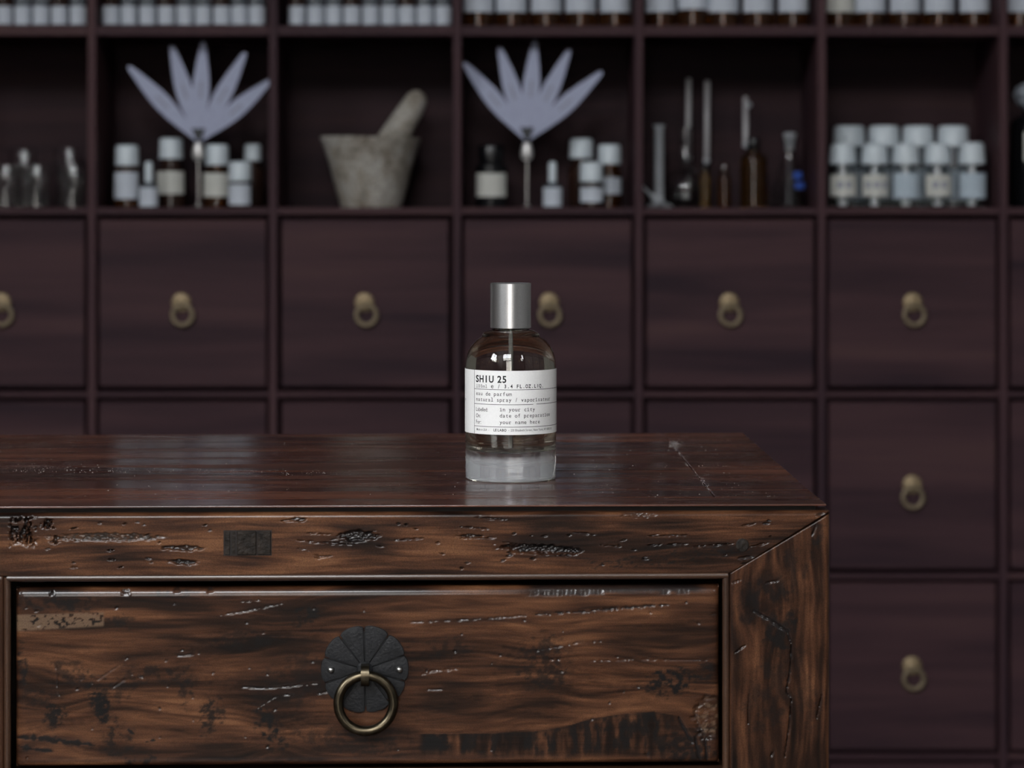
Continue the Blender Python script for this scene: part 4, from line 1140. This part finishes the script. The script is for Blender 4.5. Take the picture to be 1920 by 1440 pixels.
    # strap: curved band over the ring
    w = 7.5 * k; n = 14
    pts = []
    top_c = Vector((0, ring_c.y - yd, ring_c.z + 51.5 * k - kz))
    for q in range(n + 1):
        a = math.pi * (0.02 + 0.96 * q / n)
        rad = rr_ + 0.0013
        pts.append((-math.sin(a) * rad * 1.15 + top_c.y, math.cos(a) * (rad + 0.0016) + top_c.z))
    pts = [(0.0, pts[0][1] + 0.0003)] + pts + [(0.0, pts[-1][1] - 0.0003)]
    v, f = [], []
    for (y, z) in pts:
        v += [(-w, y, z), (w, y, z), (-w * 0.8, y + 0.0009, z * 1.0), (w * 0.8, y + 0.0009, z)]
    for i in range(len(pts) - 1):
        a = 4 * i; b = a + 4
        f += [(a, a + 1, b + 1, b), (a + 2, b + 2, b + 3, a + 3), (a, b, b + 2, a + 2), (a + 1, a + 3, b + 3, b + 1)]
    e = 4 * (len(pts) - 1)
    f += [(0, 2, 3, 1), (e, e + 1, e + 3, e + 2)]
    o = mesh_obj('ring_strap', v, f, M_bronze, dr, loc=(kx + 1 * k, yd, kz), smooth=45); fix_normals(o.data)
    # --- remaining carcass: middle stile, second drawer beyond the left edge, lower rail, panels, sides, back
    xm1 = on_front(7, 1200, yr)[0]; xm0 = xm1 - 0.050
    parts.append(slab('stile', [(xm0, zdeep), (xm1, zdeep), (xm1, zb + 0.0002), (xm0, zb + 0.0002)], yr, 0.025, 0.0012, 0.002, M_chest_v, root))
    parts.append(box('drawer', XL + 0.058, xm0 - 0.005, yd, yd + 0.018, zd0, zd1, M_chest_plain, root, bev=0.002))
    parts.append(box('stile', XL, XL + 0.05, yr, yr + 0.025, zf, z_top - 0.0002, M_chest_plain_v, root, bev=0.002))
    parts.append(box('lower_rail', XL + 0.051, xsl - 0.001, yr + 0.001, yr + 0.024, zdeep - 0.04, zdeep - 0.0005, M_chest_plain, root, bev=0.001))
    parts.append(box('rail', XL + 0.051, xsl - 0.001, yr + 0.001, yr + 0.024, on_front(700, 1446, yr)[1] - 0.006, on_front(700, 1446, yr)[1], M_chest_plain, root, bev=0.001))
    xm = (XL + 0.051 + xsl) / 2
    parts.append(box('door', XL + 0.053, xm - 0.001, yr + 0.003, yr + 0.022, zf + 0.16, zdeep - 0.042, M_chest_plain_v, root, bev=0.001))
    parts.append(box('door', xm + 0.001, xsl - 0.003, yr + 0.003, yr + 0.022, zf + 0.16, zdeep - 0.042, M_chest_plain_v, root, bev=0.001))
    parts.append(box('apron', XL + 0.051, xsl - 0.001, yr + 0.001, yr + 0.022, zf + 0.11, zf + 0.158, M_chest_plain, root, bev=0.001))
    # sides follow the slightly out-of-square top
    def side(x0f, x0b, w, mat):
        return prism('side_panel', [(x0f - w, yr + 0.026), (x0f, yr + 0.026), (x0b, yb - 0.03), (x0b - w, yb - 0.03)], zf + 0.11, -0.0165, mat, root)
    parts.append(side(xsr - 0.003, xside(yb) - 0.001, 0.016, M_chest_plain)); parts.append(side(XL + 0.018, XL + 0.018, 0.016, M_chest_plain))
    parts.append(box('back_panel', XL + 0.02, xside(yb) - 0.02, yb - 0.029, yb - 0.014, zf + 0.11, -0.0165, M_chest_plain, root))
    for x in (XL + 0.001, xside(yb) - 0.046):
        parts.append(box('rear_leg', x, x + 0.045, yb - 0.0135, yb - 0.002, zf, -0.0165, M_chest_plain_v, root))
    for p in parts:
        p.location.z += ZTOP
    return root
chest()

# fine pale dust lying on the chest top: far too many specks to count, one object
def dust():
    rr = random.Random(12); v, f = [], []
    def speck(px_, py_, r):
        d = Vector(((px_ - PX) / F, 1.0, -(py_ - HY) / F)); t = -HT / d.z
        c = Vector((0, 0, ZC)) + d * t
        o = len(v); sq = rr.uniform(0.7, 1.4)
        for q in ((r * sq, 0, 0), (-r * sq, 0, 0), (0, r, 0), (0, -r, 0), (0, 0, r * 0.8), (0, 0, 0)):
            v.append((c.x + q[0], c.y + q[1], ZTOP + q[2]))
        f.extend([(o + i, o + j, o + 4) for i, j in ((0, 2), (2, 1), (1, 3), (3, 0))])
    for k in range(170): speck(rr.gauss(150, 130), 880 + rr.gauss(0, 5), rr.uniform(0.00012, 0.00030))
    for k in range(90): speck(rr.gauss(520, 90), 884 + rr.gauss(0, 3), rr.uniform(0.00010, 0.00024))
    for k in range(90): speck(rr.uniform(0, 860), rr.uniform(830, 938), rr.uniform(0.00012, 0.00034))
    for k in range(150):
        y_ = rr.uniform(835, 938); speck(rr.uniform(1060, 1360 + (y_ - 835)), y_, rr.uniform(0.00012, 0.00034))
    for k in range(60): t = rr.random(); speck(1258 + 77 * t + rr.gauss(0, 2), 830 + 95 * t, rr.uniform(0.00014, 0.0003))
    for k in range(60): speck(1265 + rr.gauss(0, 8), 834 + rr.gauss(0, 4), rr.uniform(0.00014, 0.0003))
    o = mesh_obj('dust', v, f, simple('pale_dust', (0.55, 0.52, 0.50), rough=0.9), smooth=0)
    o['kind'] = 'stuff'; tag(o, 'fine pale dust specks scattered over the polished chest top', 'dust')
dust()

# ------------------------------------------------------------------ the perfume bottle
DB = F * HT / 497.0
KB = DB / F
BX = (957.6 - PX) * KB
def bz(y): return (897 - y) * KB      # height above the chest top of a photo row at the bottle's distance

def glyphs(chars, offset=0.0):
    out = {}
    for ch in sorted(set(chars)):
        if ch == ' ': continue
        cu = bpy.data.curves.new('glyph', 'FONT'); cu.body = ch; cu.size = 1.0; cu.offset = offset; cu.resolution_u = 3
        ob = bpy.data.objects.new('glyph', cu); COL.objects.link(ob)
        bpy.context.view_layer.update()
        dg = bpy.context.evaluated_depsgraph_get()
        me = bpy.data.meshes.new_from_object(ob.evaluated_get(dg))
        vs = [(v.co.x, v.co.y) for v in me.vertices]; fs = [tuple(p.vertices) for p in me.polygons]
        xs = [v[0] for v in vs] or [0]
        out[ch] = (vs, fs, min(xs), max(xs))
        bpy.data.objects.remove(ob); bpy.data.curves.remove(cu); bpy.data.meshes.remove(me)
    return out

def perfume():
    root = tag(empty('perfume_bottle', (BX, DB, ZTOP)), 'clear glass perfume bottle with brushed silver cap and white printed label, on the chest', 'perfume bottle')
    px = lambda r: r * KB
    R = px(85.3)
    outer = [(0, 0.0012), (px(70), 0.0012), (px(78), 0.0004), (px(81.5), 0.0000), (px(84.0), px(2.0)), (px(84.6), px(6)), (px(84.3), px(8)), (px(84.9), px(10)), (px(84.9), bz(858)), (px(85.0), bz(852)), (px(85.0), bz(846)), (R, bz(760)), (R, bz(690)), (px(84.8), bz(680)), (px(83.6), bz(671)), (px(80.8), bz(661)), (px(76.5), bz(651.5)), (px(70.8), bz(643.5)),
             (px(64), bz(637)), (px(57), bz(632.5)), (px(54), bz(630)), (px(53.3), bz(626.5)), (px(51), bz(623.5)), (px(45), bz(620.5)), (px(36), bz(618)), (px(33), bz(616)), (px(32), bz(608))]
    w = 6.5
    inner = [(px(20), bz(608)), (px(20), bz(622)), (px(24), bz(631)), (px(36), bz(637)), (px(50), bz(642)), (px(60), bz(647)), (px(68), bz(654)), (px(74), bz(663)), (px(77.5), bz(674)), (px(78.5), bz(686)), (px(78.5), bz(760)), (px(78.5), bz(832)), (px(77), bz(837)), (px(72), bz(841)), (px(60), bz(843)), (px(0), bz(841.5))]
    glass = simple('flint_glass', (0.93, 0.965, 1.0), rough=0.0, trans=1.0, ior=1.47, vary=0.004)
    nt = glass.node_tree; pb = nt.nodes['Principled BSDF']       # diffuse white mixed into the clear base imitates the light caught in it
    tcg = N(nt, 'ShaderNodeTexCoord'); sx = N(nt, 'ShaderNodeSeparateXYZ'); nt.links.new(tcg.outputs['Object'], sx.inputs[0])
    mr = N(nt, 'ShaderNodeMapRange', interpolation_type='SMOOTHSTEP'); mr.inputs['From Min'].default_value = bz(858); mr.inputs['From Max'].default_value = bz(846)
    mr.inputs['To Min'].default_value = 0.80; mr.inputs['To Max'].default_value = 1.0
    nt.links.new(sx.outputs['Z'], mr.inputs['Value']); nt.links.new(mr.outputs[0], pb.inputs['Transmission Weight'])
    lathe('glass_body', outer + inner, glass, root, seg=96, smooth=40)
    liq = simple('pale_perfume', (0.95, 0.85, 0.67), rough=0.0, trans=1.0, ior=1.36, vary=0.004)
    e = 0.00004
    lp = [(r + e if r > 1e-6 else 0, z) for r, z in inner[2:]]
    lp = [(0, lp[0][1])] + lp
    lp = lp[::-1]
    lp[0] = (0, lp[0][1] - e)
    lp = [(r, z - e if i < 4 else z) for i, (r, z) in enumerate(lp)]
    lathe('perfume', lp, liq, root, seg=96, smooth=40)
    tube = simple('clear_dip_tube', (0.85, 0.88, 0.9), rough=0.08, trans=0.75, ior=1.5, vary=0.02)
    v, f = lathe_vf([(px(2.2), bz(838)), (px(3.4), bz(838)), (px(3.4), bz(612)), (px(2.2), bz(612))], 20, close=True)
    mesh_obj('dip_tube', v, f, tube, root)
    # pump housing inside the neck
    lathe('pump_collar', [(0, bz(617)), (px(19), bz(617)), (px(30), bz(615.5)), (px(36), bz(615)), (px(36), bz(607)), (0, bz(607))], M_steel, root, seg=48)
    # cap
    m, nt, p = new_mat('satin_silver_cap')
    tc = N(nt, 'ShaderNodeTexCoord'); no = N(nt, 'ShaderNodeTexNoise', i_Scale=2500.0, i_Detail=2.0)
    nt.links.new(tc.outputs['Object'], no.inputs['Vector'])
    rr = ramp(nt, no.outputs['Fac'], [(0.3, (0.76, 0.76, 0.76)), (0.7, (0.90, 0.90, 0.90))])
    nt.links.new(rr.outputs[0], p.inputs['Base Color'])
    p.inputs['Metallic'].default_value = 1.0; p.inputs['Roughness'].default_value = 0.31
    b = N(nt, 'ShaderNodeBump', i_Strength=0.06, i_Distance=0.0004); nt.links.new(no.outputs['Fac'], b.inputs['Height']); nt.links.new(b.outputs[0], p.inputs['Normal'])
    c0, c1, rc = bz(614.5), bz(530.5), px(38.2)
    lathe('cap', [(0, c0 + 0.001), (rc - 0.0008, c0 + 0.001), (rc - 0.0008, c0), (rc - 0.0002, c0), (rc, c0 + 0.0002), (rc, c1 - 0.0004), (rc - 0.0002, c1 - 0.0001), (rc - 0.0005, c1), (0, c1)], m, root, seg=80, smooth=30)
    # label
    paper = simple('label_paper', (0.80, 0.795, 0.785), rough=0.75, vary=0.03, scale=900, bump=0.1, bscale=1800)
    RL = R + 0.00006; RP = 86.0
    lab = sector('paper_label', RL, bz(808), bz(690), -1.75, 1.52, paper, root, th=0.00012, n=80)
    RT = RL + 0.00012 + 0.00005
    def bend(s, y):
        a = s / RP
        return (RT * math.sin(a), -RT * math.cos(a), bz(y))
    arc = lambda x: RP * math.asin(max(-0.999, min(0.999, (x - 957.6) / RP)))
    g_norm = glyphs("abcdefghijklmnopqrstuvwxyzABCDEFGHIJKLMNOPQRSTUVWXYZ0123456789./:,-%", 0.005)
    g_bold = glyphs("SHIU25LEABOFZQ.34/", 0.03)
    def text(s, x, y, size, adv=None, wscale=1.0, bold=False, mono_serif=False, name='lettering', rise=0.0):
        """x, y: photo pixel of the start and baseline; size = em in pixels; adv = fixed advance (typewriter) in pixels"""
        G = g_bold if bold else g_norm
        v, f = [], []
        cur = arc(x)
        for ch in s:
            if ch == ' ':
                cur += adv or size * 0.28 * wscale; continue
            vs, fs, x0, x1 = G[ch]
            wd = (x1 - x0) * size * wscale
            if adv:
                sc = wscale * min(1.0, adv * 0.92 / max(wd, 1e-6)) ; wd = (x1 - x0) * size * sc; st = cur + (adv - wd) / 2
            else:
                sc = wscale; st = cur
            o = len(v)
            v += [bend(st + (q[0] - x0) * size * sc, y - q[1] * size - rise * (st - arc(x))) for q in vs]
            f += [tuple(i + o for i in t) for t in fs]
            if mono_serif and ch in 'il1rI':
                c = cur + adv / 2; hw_ = adv * (0.36 if ch != 'r' else 0.3); th_ = size * 0.075
                cc = c if ch != 'r' else st + wd * 0.3
                q = [(cc - hw_, 0), (cc + hw_, 0), (cc + hw_, th_), (cc - hw_, th_)]
                o = len(v); v += [bend(a, y - b_ - rise * (st - arc(x))) for a, b_ in q]; f.append((o, o + 1, o + 2, o + 3))
                if ch in 'il':
                    top = size * (0.52 if ch == 'i' else 0.72)
                    q = [(cc - hw_, top - th_), (cc, top - th_), (cc, top), (cc - hw_, top)]
                    o = len(v); v += [bend(a, y - b_ - rise * (st - arc(x))) for a, b_ in q]; f.append((o, o + 1, o + 2, o + 3))
            cur += adv or (wd + size * 0.085 * wscale)
        return mesh_obj(name, v, f, M_ink, lab, smooth=0)
    def hline(x0, x1, y, wd=0.9, rise=0.0):
        s0, s1 = (arc(x0) if x0 > 872 else -RP * 1.5), (arc(x1) if x1 < 1043 else RP * 1.5)
        n = 40; v, f = [], []
        for i in range(n + 1):
            s = s0 + (s1 - s0) * i / n
            v += [bend(s, y + wd / 2), bend(s, y - wd / 2)]
        for i in range(n): f.append((2 * i, 2 * i + 2, 2 * i + 3, 2 * i + 1))
        return mesh_obj('rule_line', v, f, M_ink, lab, smooth=0)
    text('SHIU', 891.8, 711.8, 17.6, adv=10.6, wscale=1.0, bold=True)
    text('25', 931.6, 711.8, 17.6, adv=9.3, wscale=0.92, bold=True)
    text('100ml', 892.8, 722.3, 9.0, adv=5.6, wscale=0.85, mono_serif=True)
    text('e', 919.6, 722.3, 12.0, adv=7.0)
    text('/', 932.0, 722.6, 11.0, adv=6)
    text('3.4 FL.OZ.LIQ.', 944.0, 721.8, 9.2, adv=5.75, wscale=0.85, bold=True)
    hline(890, 1050, 725.0)
    text('eau de parfum', 892.8, 736.3, 10.2, adv=5.75, mono_serif=True)
    text('natural spray / vaporisateur', 892.8, 747.0, 10.2, adv=5.72, mono_serif=True)
    hline(890, 998.5, 752.4); hline(1004.5, 1050, 752.0)
    text('Labelled:', 893.0, 765.6, 10.0, wscale=0.80); text('On:', 893.0, 777.3, 10.0, wscale=0.80); text('For:', 893.0, 789.0, 10.0, wscale=0.80)
    text('in your city', 936.0, 764.6, 10.2, adv=5.7, mono_serif=True); text('date of preparation', 936.0, 776.0, 10.2, adv=5.66, mono_serif=True); text('your name here', 936.0, 788.0, 10.2, adv=5.7, mono_serif=True)
    hline(890, 1050, 793.6)
    text('Made in USA  -', 894.0, 801.6, 5.9, wscale=0.80)
    text('LE LABO', 925.2, 801.6, 6.4, wscale=0.92, bold=True)
    text('-  233 Elizabeth Street, New York, NY 10012 US', 952.5, 801.4, 5.9, wscale=0.82)
    text('ing', 872.6, 748.5, 6.5, wscale=0.8)
    # upright rule at the left
    s = arc(889.8)
    v = [bend(s - 0.45, 808), bend(s + 0.45, 808), bend(s + 0.45, 690), bend(s - 0.45, 690)]
    mesh_obj('rule_line', v, [(0, 1, 2, 3)], M_ink, lab, smooth=0)
    return root
perfume()
